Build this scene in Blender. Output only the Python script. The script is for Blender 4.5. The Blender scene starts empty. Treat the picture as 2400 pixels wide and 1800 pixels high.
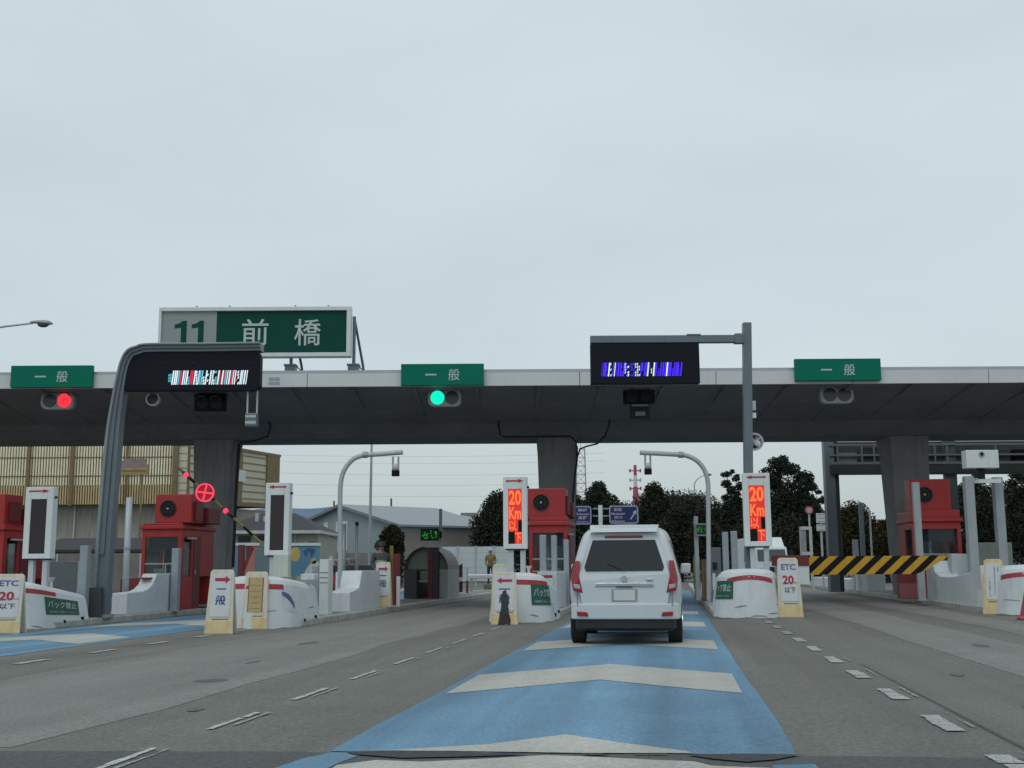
import bpy, math, random
from mathutils import Vector, Matrix
random.seed(7)
scene = bpy.context.scene
C = scene.collection
# ------------------------------------------------------------------ camera, world, sun, exposure
FOC = 2750.0; PITCH = math.radians(8.93); ROLL = 0.006; CH = 1.2     # lens in px of a 2400 px wide picture, pitch, roll, eye height
SLOPE = 0.007                                                        # the plaza's cross fall
TH = math.radians(7.66); ST_, CT_ = math.sin(TH), math.cos(TH)       # lanes run 7.66 deg clockwise of the canopy's normal
FW = Vector((0, math.cos(PITCH), math.sin(PITCH)))
_u = Vector((0, -math.sin(PITCH), math.cos(PITCH)))
RT = Vector((1, 0, 0)) * math.cos(ROLL) - _u * math.sin(ROLL)
UP = Vector((1, 0, 0)) * math.sin(ROLL) + _u * math.cos(ROLL)
cam = bpy.data.cameras.new('camera'); camo = bpy.data.objects.new('camera', cam); C.objects.link(camo)
m3 = Matrix((RT, UP, -FW)).transposed()
camo.matrix_world = Matrix.Translation((0, 0, CH)) @ m3.to_4x4()
cam.sensor_width = 36; cam.lens = 36 * FOC / 2400; cam.clip_end = 12000; cam.clip_start = 0.1
scene.camera = camo
scene.view_settings.view_transform = 'Standard'; scene.view_settings.look = 'None'
scene.view_settings.gamma = 1; scene.view_settings.exposure = 0.0

w = bpy.data.worlds.new("World"); scene.world = w; w.use_nodes = True
nt = w.node_tree; nd = nt.nodes; lk = nt.links
for n in list(nd): nd.remove(n)
out = nd.new('ShaderNodeOutputWorld'); bg = nd.new('ShaderNodeBackground'); bg.inputs[1].default_value = 0.1
sky = nd.new('ShaderNodeTexSky'); sky.sky_type = 'NISHITA'; sky.sun_disc = False
SUN_EL, SUN_AZ = math.radians(58), math.radians(200)
sky.sun_elevation = SUN_EL; sky.sun_rotation = SUN_AZ; sky.air_density = 1.6; sky.dust_density = 3.0
tc = nd.new('ShaderNodeTexCoord'); mp = nd.new('ShaderNodeMapping'); mp.inputs['Scale'].default_value = (1.0, 1.0, 2.6)
mp.inputs['Rotation'].default_value = (0.25, 0.1, 0.4)
nz = nd.new('ShaderNodeTexNoise'); nz.inputs['Scale'].default_value = 2.4; nz.inputs['Detail'].default_value = 4; nz.inputs['Roughness'].default_value = 0.5
rp = nd.new('ShaderNodeValToRGB')
rp.color_ramp.elements[0].position = 0.34; rp.color_ramp.elements[0].color = (0.580, 0.680, 0.730, 1)
rp.color_ramp.elements[1].position = 0.68; rp.color_ramp.elements[1].color = (0.655, 0.750, 0.795, 1)
sc_ = nd.new('ShaderNodeVectorMath'); sc_.operation = 'SCALE'; sc_.inputs['Scale'].default_value = 10.0
# a paler, slightly warm band low over the horizon, as the cloud thins
sx = nd.new('ShaderNodeSeparateXYZ'); hr = nd.new('ShaderNodeValToRGB')
hr.color_ramp.elements[0].position = 0.0; hr.color_ramp.elements[0].color = (1, 1, 1, 1)
hr.color_ramp.elements[1].position = 0.17; hr.color_ramp.elements[1].color = (0, 0, 0, 1)
mh = nd.new('ShaderNodeMix'); mh.data_type = 'RGBA'; mh.inputs[7].default_value = (4.9, 5.5, 5.45, 1)
mx = nd.new('ShaderNodeMix'); mx.data_type = 'RGBA'; mx.inputs[0].default_value = 0.94
lk.new(tc.outputs['Generated'], mp.inputs[0]); lk.new(mp.outputs[0], nz.inputs['Vector']); lk.new(nz.outputs['Fac'], rp.inputs[0])
lk.new(rp.outputs[0], sc_.inputs[0]); lk.new(tc.outputs['Generated'], sx.inputs[0]); lk.new(sx.outputs['Z'], hr.inputs[0])
lk.new(hr.outputs[0], mh.inputs[0]); lk.new(sc_.outputs[0], mh.inputs[6])
lk.new(sky.outputs[0], mx.inputs[6]); lk.new(mh.outputs[2], mx.inputs[7]); lk.new(mx.outputs[2], bg.inputs[0]); lk.new(bg.outputs[0], out.inputs[0])
sl = bpy.data.lights.new('sun', 'SUN'); sl.energy = 0.6; sl.angle = math.radians(25); sl.color = (1, 0.97, 0.93)
so = bpy.data.objects.new('sun', sl); C.objects.link(so); so.location = (-20, -20, 60)
so.rotation_euler = (math.radians(32), 0, math.radians(-20))

# ------------------------------------------------------------------ coordinates
def P(px, py, Y):
    d = FW + RT * ((px - 1200) / FOC) + UP * ((900 - py) / FOC)
    t = Y / d.y
    return Vector((d.x * t, Y, CH + d.z * t))
def gz(x): return SLOPE * x
def L(s, t, h=0.0):                                   # lane frame: s metres down the lane, t metres to its right
    x = s * ST_ + t * CT_
    return Vector((x, s * CT_ - t * ST_, gz(x) + h))
def W(px, Y): return P(px, 1300, Y).x
def st(x, y): return (x * ST_ + y * CT_, x * CT_ - y * ST_)
def rect(px0, py0, px1, py1, Y):                      # centre x, centre z, width, height of a frontal rectangle at depth Y
    a = P((px0 + px1) / 2, (py0 + py1) / 2, Y)
    l = P(px0, (py0 + py1) / 2, Y); r = P(px1, (py0 + py1) / 2, Y); t = P((px0 + px1) / 2, py0, Y); b = P((px0 + px1) / 2, py1, Y)
    return a.x, a.z, r.x - l.x, t.z - b.z

# ------------------------------------------------------------------ materials
MATS = {}
def mat(name, col, rough=0.6, metal=0.0, var=0.12, scale=2.0, bump=0.0, bscale=40.0, emit=0.0, dirt=0.0, fleck=0.0, spec=0.5):
    if name in MATS: return MATS[name]
    m = bpy.data.materials.new(name); m.use_nodes = True
    n = m.node_tree.nodes; l = m.node_tree.links; b = n['Principled BSDF']
    b.inputs['Roughness'].default_value = rough; b.inputs['Metallic'].default_value = metal
    b.inputs['Specular IOR Level'].default_value = spec
    c = (*col, 1)
    b.inputs['Base Color'].default_value = c
    if emit:
        b.inputs['Emission Color'].default_value = c; b.inputs['Emission Strength'].default_value = emit
        b.inputs['Base Color'].default_value = (0.02, 0.02, 0.02, 1)
    elif var or dirt or fleck:
        t = n.new('ShaderNodeTexCoord')
        no = n.new('ShaderNodeTexNoise'); no.inputs['Scale'].default_value = scale; no.inputs['Detail'].default_value = 6; no.inputs['Roughness'].default_value = 0.65
        l.new(t.outputs['Object'], no.inputs['Vector'])
        r = n.new('ShaderNodeMapRange'); r.inputs[1].default_value = 0.3; r.inputs[2].default_value = 0.7
        r.inputs[3].default_value = 1 - var; r.inputs[4].default_value = 1 + var
        l.new(no.outputs['Fac'], r.inputs[0])
        v = n.new('ShaderNodeVectorMath'); v.operation = 'SCALE'; v.inputs[0].default_value = col
        l.new(r.outputs[0], v.inputs['Scale']); last = v.outputs[0]
        if dirt:                                       # rain streaks: noise stretched down the surface
            mp = n.new('ShaderNodeMapping'); mp.inputs['Scale'].default_value = (7, 7, 0.7); l.new(t.outputs['Object'], mp.inputs[0])
            n2 = n.new('ShaderNodeTexNoise'); n2.inputs['Scale'].default_value = 1.3; n2.inputs['Detail'].default_value = 5; l.new(mp.outputs[0], n2.inputs['Vector'])
            r2 = n.new('ShaderNodeMapRange'); r2.inputs[1].default_value = 0.48; r2.inputs[2].default_value = 0.75; r2.inputs[3].default_value = 0; r2.inputs[4].default_value = dirt
            l.new(n2.outputs['Fac'], r2.inputs[0])
            x = n.new('ShaderNodeMix'); x.data_type = 'RGBA'; x.inputs[7].default_value = (col[0] * .28 + .02, col[1] * .26 + .018, col[2] * .22 + .012, 1)
            l.new(r2.outputs[0], x.inputs[0]); l.new(last, x.inputs[6]); last = x.outputs[2]
        if fleck:                                      # stone chips
            n3 = n.new('ShaderNodeTexNoise'); n3.inputs['Scale'].default_value = 34; n3.inputs['Detail'].default_value = 3; l.new(t.outputs['Object'], n3.inputs['Vector'])
            r3 = n.new('ShaderNodeMapRange'); r3.inputs[1].default_value = 0.35; r3.inputs[2].default_value = 0.65; r3.inputs[3].default_value = 1 - fleck; r3.inputs[4].default_value = 1 + fleck
            l.new(n3.outputs['Fac'], r3.inputs[0])
            v3 = n.new('ShaderNodeVectorMath'); v3.operation = 'SCALE'; l.new(last, v3.inputs[0]); l.new(r3.outputs[0], v3.inputs['Scale']); last = v3.outputs[0]
        l.new(last, b.inputs['Base Color'])
        r4 = n.new('ShaderNodeMapRange'); r4.inputs[3].default_value = max(0.03, rough - 0.12); r4.inputs[4].default_value = min(1, rough + 0.12)
        l.new(no.outputs['Fac'], r4.inputs[0]); l.new(r4.outputs[0], b.inputs['Roughness'])
    if bump:
        t2 = n.new('ShaderNodeTexCoord'); nb = n.new('ShaderNodeTexNoise'); nb.inputs['Scale'].default_value = bscale; nb.inputs['Detail'].default_value = 4
        bp = n.new('ShaderNodeBump'); bp.inputs['Strength'].default_value = bump; bp.inputs['Distance'].default_value = 0.02
        l.new(t2.outputs['Object'], nb.inputs['Vector']); l.new(nb.outputs['Fac'], bp.inputs['Height']); l.new(bp.outputs[0], b.inputs['Normal'])
    MATS[name] = m
    return m
def glass(name, tint=(0.80, 0.85, 0.86), clear=0.75):
    if name in MATS: return MATS[name]
    m = bpy.data.materials.new(name); m.use_nodes = True
    n = m.node_tree.nodes; l = m.node_tree.links; n.remove(n['Principled BSDF'])
    o = n['Material Output']; tr = n.new('ShaderNodeBsdfTransparent'); tr.inputs[0].default_value = (*tint, 1)
    g = n.new('ShaderNodeBsdfGlossy'); g.inputs['Roughness'].default_value = 0.05; g.inputs[0].default_value = (0.9, 0.95, 1, 1)
    f = n.new('ShaderNodeFresnel'); f.inputs[0].default_value = 1.5
    a = n.new('ShaderNodeMath'); a.operation = 'MULTIPLY'; bf = n.new('ShaderNodeNewGeometry'); iv = n.new('ShaderNodeMath'); iv.operation = 'SUBTRACT'; iv.inputs[0].default_value = 1; l.new(bf.outputs['Backfacing'], iv.inputs[1]); l.new(iv.outputs[0], a.inputs[1])
    x = n.new('ShaderNodeMixShader'); l.new(f.outputs[0], a.inputs[0]); l.new(a.outputs[0], x.inputs[0]); l.new(tr.outputs[0], x.inputs[1]); l.new(g.outputs[0], x.inputs[2]); l.new(x.outputs[0], o.inputs[0])
    MATS[name] = m
    return m
def leafmat(name, a, b_):
    m = bpy.data.materials.new(name); m.use_nodes = True
    n = m.node_tree.nodes; l = m.node_tree.links; b = n['Principled BSDF']; b.inputs['Roughness'].default_value = 1.0; b.inputs['Specular IOR Level'].default_value = 0.0
    g = n.new('ShaderNodeNewGeometry'); t = n.new('ShaderNodeTexCoord'); no = n.new('ShaderNodeTexNoise'); no.inputs['Scale'].default_value = 0.6
    l.new(t.outputs['Object'], no.inputs['Vector'])
    ad = n.new('ShaderNodeMath'); ad.operation = 'ADD'; l.new(g.outputs['Random Per Island'], ad.inputs[0]); l.new(no.outputs['Fac'], ad.inputs[1])
    ra = n.new('ShaderNodeMapRange'); ra.inputs[1].default_value = 0.4; ra.inputs[2].default_value = 1.5; l.new(ad.outputs[0], ra.inputs[0])
    x = n.new('ShaderNodeMix'); x.data_type = 'RGBA'; x.inputs[6].default_value = (*a, 1); x.inputs[7].default_value = (*b_, 1)
    l.new(ra.outputs[0], x.inputs[0]); l.new(x.outputs[2], b.inputs['Base Color'])
    return m
def roadmat(name, col, lines, fleck=0.22):
    """asphalt or road paint: lane-aligned wear, stone chips, patches"""
    m = mat(name, col, rough=0.85, var=0.10, scale=0.8, bump=0.35, bscale=60, fleck=fleck, spec=0.3)
    n = m.node_tree.nodes; l = m.node_tree.links; b = n['Principled BSDF']
    src = b.inputs['Base Color'].links[0].from_socket
    t = n.new('ShaderNodeTexCoord'); mp = n.new('ShaderNodeMapping'); mp.inputs['Scale'].default_value = (1.3, 0.045, 1)
    l.new(t.outputs['Object'], mp.inputs[0]); no = n.new('ShaderNodeTexNoise'); no.inputs['Scale'].default_value = 1.0; no.inputs['Detail'].default_value = 3; l.new(mp.outputs[0], no.inputs['Vector'])
    r = n.new('ShaderNodeMapRange'); r.inputs[1].default_value = 0.33; r.inputs[2].default_value = 0.68; r.inputs[3].default_value = 1 - lines; r.inputs[4].default_value = 1 + lines
    l.new(no.outputs['Fac'], r.inputs[0]); v = n.new('ShaderNodeVectorMath'); v.operation = 'SCALE'; l.new(src, v.inputs[0]); l.new(r.outputs[0], v.inputs['Scale'])
    l.new(v.outputs[0], b.inputs['Base Color'])
    return m

CONC = mat('concrete', (0.27, 0.27, 0.26), 0.85, var=0.15, scale=1.2, bump=0.2, dirt=0.35)
CANC = mat('canopy concrete', (0.215, 0.223, 0.232), 0.9, var=0.16, scale=0.7, bump=0.15, dirt=0.25, spec=0.2)
FASC = mat('fascia panel', (0.64, 0.655, 0.655), 0.5, var=0.06, scale=0.5, dirt=0.08)
COPE = mat('coping metal', (0.42, 0.45, 0.47), 0.4, metal=0.3, var=0.06)
WHITE = mat('white painted concrete', (0.62, 0.66, 0.68), 0.6, var=0.08, scale=1.4, dirt=0.16, bump=0.1, bscale=15)
WHITEM = mat('white painted metal', (0.68, 0.72, 0.72), 0.4, var=0.05, scale=2, dirt=0.12)
GALV = mat('galvanised steel', (0.36, 0.40, 0.43), 0.45, metal=0.35, var=0.10, scale=4, dirt=0.15)
GREYP = mat('grey painted steel', (0.150, 0.182, 0.205), 0.45, metal=0.2, var=0.08, scale=2, dirt=0.12)
LGREY = mat('light grey steel', (0.46, 0.50, 0.52), 0.45, metal=0.1, var=0.07, scale=3, dirt=0.15)
DARK = mat('dark housing', (0.022, 0.025, 0.028), 0.6, var=0.15, spec=0.2)
BLACK = mat('black', (0.010, 0.010, 0.011), 0.65, var=0.1, spec=0.15)
RED = mat('red booth paint', (0.39, 0.027, 0.027), 0.45, var=0.12, scale=1.6, dirt=0.22)
REDD = mat('dark red paint', (0.16, 0.017, 0.022), 0.5, var=0.12, scale=2, dirt=0.25)
REDS = mat('red stripe paint', (0.36, 0.035, 0.045), 0.55, var=0.15, scale=4, dirt=0.2)
GRN = mat('sign green', (0.0, 0.165, 0.102), 0.5, var=0.07, scale=1, spec=0.15)
GRND = mat('dark sign green', (0.002, 0.062, 0.045), 0.5, var=0.07, scale=1, spec=0.15)
LET = mat('white lettering', (0.48, 0.56, 0.53), 0.5, var=0.05)
NUMG = mat('grey number panel', (0.27, 0.31, 0.31), 0.5, var=0.05)
CREAM = mat('cream plastic', (0.68, 0.54, 0.29), 0.5, var=0.10, scale=5, dirt=0.3)
CREAMP = mat('pale cream plastic', (0.66, 0.61, 0.50), 0.5, var=0.08, scale=5, dirt=0.3)
BOARDW = mat('sign face white', (0.60, 0.64, 0.66), 0.45, var=0.05, scale=4, dirt=0.15)
NAVY = mat('navy print', (0.03, 0.06, 0.21), 0.5, var=0.15, scale=8)
REDT = mat('red print', (0.38, 0.03, 0.05), 0.5, var=0.15, scale=8)
PURP = mat('purple print', (0.13, 0.10, 0.26), 0.5, var=0.2, scale=8)
BLKT = mat('black print', (0.04, 0.045, 0.06), 0.5, var=0.1)
COLC = mat('column concrete', (0.27, 0.275, 0.28), 0.9, var=0.14, scale=0.8, bump=0.15, dirt=0.3, spec=0.2)
GLS = glass('window glass')
RUB = mat('tyre rubber', (0.015, 0.015, 0.016), 0.8, var=0.15, scale=6)
YEL = mat('yellow stripe', (0.55, 0.30, 0.012), 0.5, var=0.1, scale=5, dirt=0.2)

# ------------------------------------------------------------------ mesh builder
class MB:
    def __init__(s): s.v = []; s.f = []; s.mi = []
    def add(s, vs, fs):
        o = len(s.v); s.v += [tuple(v) for v in vs]; s.f += [tuple(i + o for i in f) for f in fs]; return s
    def bx(s, x0, x1, y0, y1, z0, z1):
        return s.add([(x0, y0, z0), (x1, y0, z0), (x1, y1, z0), (x0, y1, z0), (x0, y0, z1), (x1, y0, z1), (x1, y1, z1), (x0, y1, z1)],
                     [(0, 3, 2, 1), (4, 5, 6, 7), (0, 1, 5, 4), (1, 2, 6, 5), (2, 3, 7, 6), (3, 0, 4, 7)])
    def prism(s, poly, a0, a1, plane='xz'):
        n = len(poly)
        if plane == 'xz': f = lambda p, a: (p[0], a, p[1])
        elif plane == 'yz': f = lambda p, a: (a, p[0], p[1])
        else: f = lambda p, a: (p[0], p[1], a)
        vs = [f(p, a0) for p in poly] + [f(p, a1) for p in poly]
        return s.add(vs, [tuple(range(n)), tuple(range(2 * n - 1, n - 1, -1))] + [(i, (i + 1) % n, n + (i + 1) % n, n + i) for i in range(n)])
    def loft(s, rings, caps=True):
        n = len(rings[0]); vs = [p for r in rings for p in r]; fs = []
        for k in range(len(rings) - 1):
            for i in range(n):
                j = (i + 1) % n; fs.append((k * n + i, k * n + j, (k + 1) * n + j, (k + 1) * n + i))
        if caps: fs += [tuple(range(n - 1, -1, -1)), tuple(range((len(rings) - 1) * n, len(rings) * n))]
        return s.add(vs, fs)
    def tube(s, path, r, n=10):
        path = [Vector(p) for p in path]; rings = []
        rr = r if isinstance(r, (list, tuple)) else [r] * len(path)
        up = None
        for i, p in enumerate(path):
            d = (path[min(i + 1, len(path) - 1)] - path[max(i - 1, 0)]).normalized()
            if up is None: up = Vector((0, 0, 1)) if abs(d.z) < 0.9 else Vector((1, 0, 0))
            a = (up - d * up.dot(d)).normalized(); up = a; b = d.cross(a)
            rings.append([p + (a * math.cos(2 * math.pi * k / n) + b * math.sin(2 * math.pi * k / n)) * rr[i] for k in range(n)])
        return s.loft(rings)
    def disc(s, c, r, y0, y1, n=24):                  # a disc facing -Y
        return s.prism([(c[0] + r * math.cos(2 * math.pi * k / n), c[1] + r * math.sin(2 * math.pi * k / n)) for k in range(n)], y0, y1)
    def ring(s, c, r0, r1, y0, y1, n=32):
        o = [(c[0] + r1 * math.cos(2 * math.pi * k / n), c[1] + r1 * math.sin(2 * math.pi * k / n)) for k in range(n)]
        q = [(c[0] + r0 * math.cos(2 * math.pi * k / n), c[1] + r0 * math.sin(2 * math.pi * k / n)) for k in range(n)]
        vs = [(p[0], y0, p[1]) for p in o] + [(p[0], y0, p[1]) for p in q] + [(p[0], y1, p[1]) for p in o] + [(p[0], y1, p[1]) for p in q]
        fs = []
        for i in range(n):
            j = (i + 1) % n
            fs += [(i, j, n + j, n + i), (2 * n + j, 2 * n + i, 3 * n + i, 3 * n + j), (j, i, 2 * n + i, 2 * n + j), (n + i, n + j, 3 * n + j, 3 * n + i)]
        return s.add(vs, fs)
    def build(s, name, m, parent=None, bevel=0.0, smooth=False):
        me = bpy.data.meshes.new(name); me.from_pydata(s.v, [], s.f); me.validate(); 
        import bmesh
        bm = bmesh.new(); bm.from_mesh(me); bmesh.ops.recalc_face_normals(bm, faces=bm.faces); bm.to_mesh(me); bm.free()
        me.materials.append(m)
        if smooth: me.polygons.foreach_set('use_smooth', [True] * len(me.polygons))
        o = bpy.data.objects.new(name, me); C.objects.link(o)
        if parent: o.parent = parent
        if bevel:
            b = o.modifiers.new('bevel', 'BEVEL'); b.width = bevel; b.segments = 2; b.limit_method = 'ANGLE'; b.angle_limit = 0.6
        return o
def tag(o, label=None, cat=None, group=None, kind=None):
    if label: o['label'] = label
    if cat: o['category'] = cat
    if group: o['group'] = group
    if kind: o['kind'] = kind
    return o
def thing(name, label, cat, loc=(0, 0, 0), rz=0.0, group=None):
    o = bpy.data.objects.new(name, None); C.objects.link(o); o.empty_display_size = 0.2
    o.location = loc; o.rotation_euler = (0, 0, rz)
    return tag(o, label, cat, group)
def structure(o): o['kind'] = 'structure'; return o
def dup(root, loc, rz, label, group=None):
    r = root.copy(); C.objects.link(r); r.location = loc; r.rotation_euler = (0, 0, rz); r['label'] = label
    if group: r['group'] = group
    for ch in list(root.children):
        c = ch.copy(); C.objects.link(c); c.parent = r
        for g in list(ch.children):
            d = g.copy(); C.objects.link(d); d.parent = c
    return r
def text(body, w_, h_, m, parent, cx=0, y=0, cz=0, bold=0.0, name='lettering', warp=None, gap=1.0, keep=False):
    """lettering as a mesh standing in the xz plane and facing -Y, fitted to w_ x h_"""
    cu = bpy.data.curves.new('txt', 'FONT'); cu.body = body; cu.offset = bold; cu.space_character = gap; cu.resolution_u = 3; cu.align_x = 'CENTER'
    o = bpy.data.objects.new('txt', cu); C.objects.link(o)
    me = bpy.data.meshes.new_from_object(o.evaluated_get(bpy.context.evaluated_depsgraph_get()))
    bpy.data.objects.remove(o); bpy.data.curves.remove(cu)
    xs = [v.co.x for v in me.vertices]; ys = [v.co.y for v in me.vertices]
    ax, bx_, ay, by = min(xs), max(xs), min(ys), max(ys)
    sx_, sy_ = w_ / max(1e-6, bx_ - ax), h_ / max(1e-6, by - ay)
    if keep: sx_ = sy_ = min(sx_, sy_)
    for v in me.vertices:
        x = (v.co.x - (ax + bx_) / 2) * sx_; z = (v.co.y - (ay + by) / 2) * sy_
        v.co = warp(x, z) if warp else (cx + x, y, cz + z)
    me.name = name; me.materials.clear(); me.materials.append(m)
    ob = bpy.data.objects.new(name, me); C.objects.link(ob); ob.parent = parent
    return ob
def arrow(mb, x0, x1, z, th, head, y0, y1):           # arrow from x0 to x1 (tip)
    d = 1 if x1 > x0 else -1; hx = x1 - d * head
    return mb.prism([(x0, z - th / 2), (hx, z - th / 2), (hx, z - th * 1.25), (x1, z), (hx, z + th * 1.25), (hx, z + th / 2), (x0, z + th / 2)], y0, y1)
# ------------------------------------------------------------------ setting: ground, road, paint, islands
def sheet(name, polys, m, h, kind='structure', grid=False):
    """flat polygons in the lane frame (t, s), lifted h over the plaza"""
    mb = MB()
    for p in polys:
        mb.add([(t, s, SLOPE * (s * ST_ + t * CT_) + h) for t, s in p], [tuple(range(len(p)))])
    o = mb.build(name, m); o.rotation_euler = (0, 0, -TH); o['kind'] = kind
    return o
def rq(t0, t1, s0, s1): return [(t0, s0), (t1, s0), (t1, s1), (t0, s1)]
def rag(t0, t1, s0, s1, n=14, j=0.03):                # a strip with worn, uneven long edges (runs along s)
    a = [(t0 + random.uniform(-j, j), s0 + (s1 - s0) * k / n) for k in range(n + 1)]
    b = [(t1 + random.uniform(-j, j), s0 + (s1 - s0) * k / n) for k in range(n, -1, -1)]
    return a + b
GROUND = mat('earth ground', (0.12, 0.125, 0.11), 0.95, var=0.2, scale=0.05)
g = MB().add([(-6000, -300, -45), (6000, -300, 39), (6000, 9000, 39), (-6000, 9000, -45)], [(0, 1, 2, 3)]).build('ground', GROUND); g['kind'] = 'structure'
for v in g.data.vertices: v.co.z = SLOPE * v.co.x - 0.03
ASPH = roadmat('asphalt', (0.155, 0.154, 0.140), 0.16)
sheet('road', [rq(-60, 60, -20, 160)], ASPH, 0.0)
ASPW = roadmat('worn pale asphalt', (0.205, 0.203, 0.187), 0.10)
sheet('worn_lane_surface', [rag(-7.7, -4.6, 8.0, 75, 30, 0.12)], ASPW, 0.003)
sheet('worn_lane_surface', [rag(3.6, 5.0, 12, 75, 24, 0.10), rag(5.7, 6.8, 12, 75, 24, 0.08)], ASPW, 0.003)
ASPN = roadmat('newer dark asphalt', (0.092, 0.096, 0.096), 0.06)
seam = [(-9 + 0.25 * k, 7.86 + random.uniform(-0.035, 0.035)) for k in range(57)]
sheet('newer_road_strip', [[(-9, 4), (5, 4)] + seam[::-1]], ASPN, 0.004)
BLUE = roadmat('blue lane paint', (0.132, 0.245, 0.345), 0.30, 0.16)
sheet('blue_lane', [rag(-2.32, 0.76, 7.92, 60, 40, 0.015)], BLUE, 0.005)
sheet('blue_lane', [rag(-13.45, -9.95, 12.0, 60, 40, 0.02)], BLUE, 0.005)
CHV = roadmat('worn white paint', (0.42, 0.415, 0.38), 0.14, 0.14)
def chevron(c, hw, apex, drop=1.45, th=2.05):
    return [(c - hw, apex - drop), (c - hw * .5, apex - drop * .52), (c, apex), (c + hw * .5, apex - drop * .48), (c + hw, apex - drop * .93),
            (c + hw, apex - drop * .93 - th), (c + hw * .5, apex - drop * .5 - th), (c, apex - th), (c - hw * .5, apex - drop * .5 - th), (c - hw, apex - drop - th)]
sheet('chevron_markings', [chevron(-0.8, 1.42, a) for a in (15.0, 20.95, 27.3, 33.5)], CHV, 0.009)
sheet('chevron_markings', [chevron(-11.7, 1.5, a) for a in (16.6, 22.9, 29.0)], CHV, 0.009)
# the nearest chevron, broken by the resurfacing joint
first = [(-2.2, 7.95), (-1.9, 7.97), (-1.3, 8.25), (-0.8, 8.76), (-0.4, 8.38), (0.05, 8.02), (0.1, 7.93), (-0.6, 7.9), (-1.4, 7.94)]
sheet('chevron_markings', [first,
      [(-2.05, 6.2), (-2.1, 7.35), (-1.9, 7.55), (-1.6, 7.50), (-1.25, 7.62), (-0.85, 7.80), (-0.5, 7.74), (-0.2, 7.66), (0.1, 7.6), (0.2, 7.45), (0.55, 7.38), (0.6, 6.2)]], CHV, 0.009)
sheet('tar_patches', [[(-2.2, 7.86), (-1.7, 7.92), (-1.2, 7.86), (-0.95, 7.80), (-1.3, 7.7), (-1.75, 7.62), (-2.1, 7.75)],
                      [(0.05, 7.84), (0.4, 7.9), (0.78, 7.88), (0.6, 7.68), (0.42, 7.58), (0.22, 7.68)],
                      [(-0.62, 7.84), (-0.5, 7.86), (-0.42, 7.8), (-0.55, 7.78)], [(-0.3, 7.85), (-0.1, 7.87), (-0.05, 7.83), (-0.25, 7.82)]], mat('tar', (0.035, 0.037, 0.038), 0.8, var=0.3, scale=12, fleck=0.4), 0.013)
PATCH = roadmat('old dark patch', (0.122, 0.122, 0.114), 0.1)
rnd = random.Random(2)
def blot(t_, s_, a, b): return [(t_ + a * (1 + rnd.uniform(-.2, .2)) * math.cos(k * .45), s_ + b * (1 + rnd.uniform(-.2, .2)) * math.sin(k * .45)) for k in range(14)]
sheet('oil_stains', [blot(-5.15, 12.9, .17, .22), blot(-4.2, 10.2, .06, .12), blot(-6.1, 19.5, .12, .5), blot(3.0, 13.5, .07, .15), blot(4.4, 18.2, .10, .4), blot(2.9, 10.6, .04, .08), blot(-5.6, 15.5, .05, .3)], PATCH, 0.006)
sheet('blue_lane', [[(-2.62, 6.2), (-2.4, 7.6), (-2.28, 7.86), (-2.05, 7.82), (-2.12, 7.4), (-2.15, 6.2)], [(0.58, 6.2), (0.56, 7.5), (0.82, 7.55), (0.85, 6.2)]], BLUE, 0.007)
DASH = roadmat('old white line paint', (0.40, 0.405, 0.385), 0.2, 0.35)
DASHF = roadmat('faded line paint', (0.32, 0.325, 0.31), 0.2, 0.35)
dl, df = [], []
for k in range(12):
    s = 6.9 + 2.04 * k
    def worn(t0, t1, s0, s1, dst, j):
        n_ = 3; 
        for q in range(n_):
            a_ = s0 + (s1 - s0) * q / n_; b_ = s0 + (s1 - s0) * (q + 1) / n_ - random.uniform(0, .05)
            if True: dst.append(rag(t0 + random.uniform(0, .015), t1 - random.uniform(0, .02), a_, b_, 5, j))
    worn(-3.60, -3.53, s, s + 1.1, dl, .007); worn(-3.475, -3.44, s + 0.25, s + 1.1, df, .006)
    worn(1.90, 2.06, s + .1, s + 1.05, dl if k < 7 else df, .008); worn(2.14, 2.17, s + 0.3, s + 1.2, df, .006)
    if k > 2: dl.append(rag(-8.93, -8.79, s + .2, s + 1.0, 8, 0.015))
for s in (6.3, 7.05): dl.append(rag(2.28, 2.5, s, s + .62, 6, .01))
sheet('dashed_lane_lines', dl, DASH, 0.010); sheet('dashed_lane_lines', df, DASHF, 0.011)
sheet('joint_line', [[(2.21, 7.9), (2.226, 7.9), (2.222, 15.0), (2.212, 15.0)]], mat('tar'  , (0, 0, 0)), 0.012)

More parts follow.
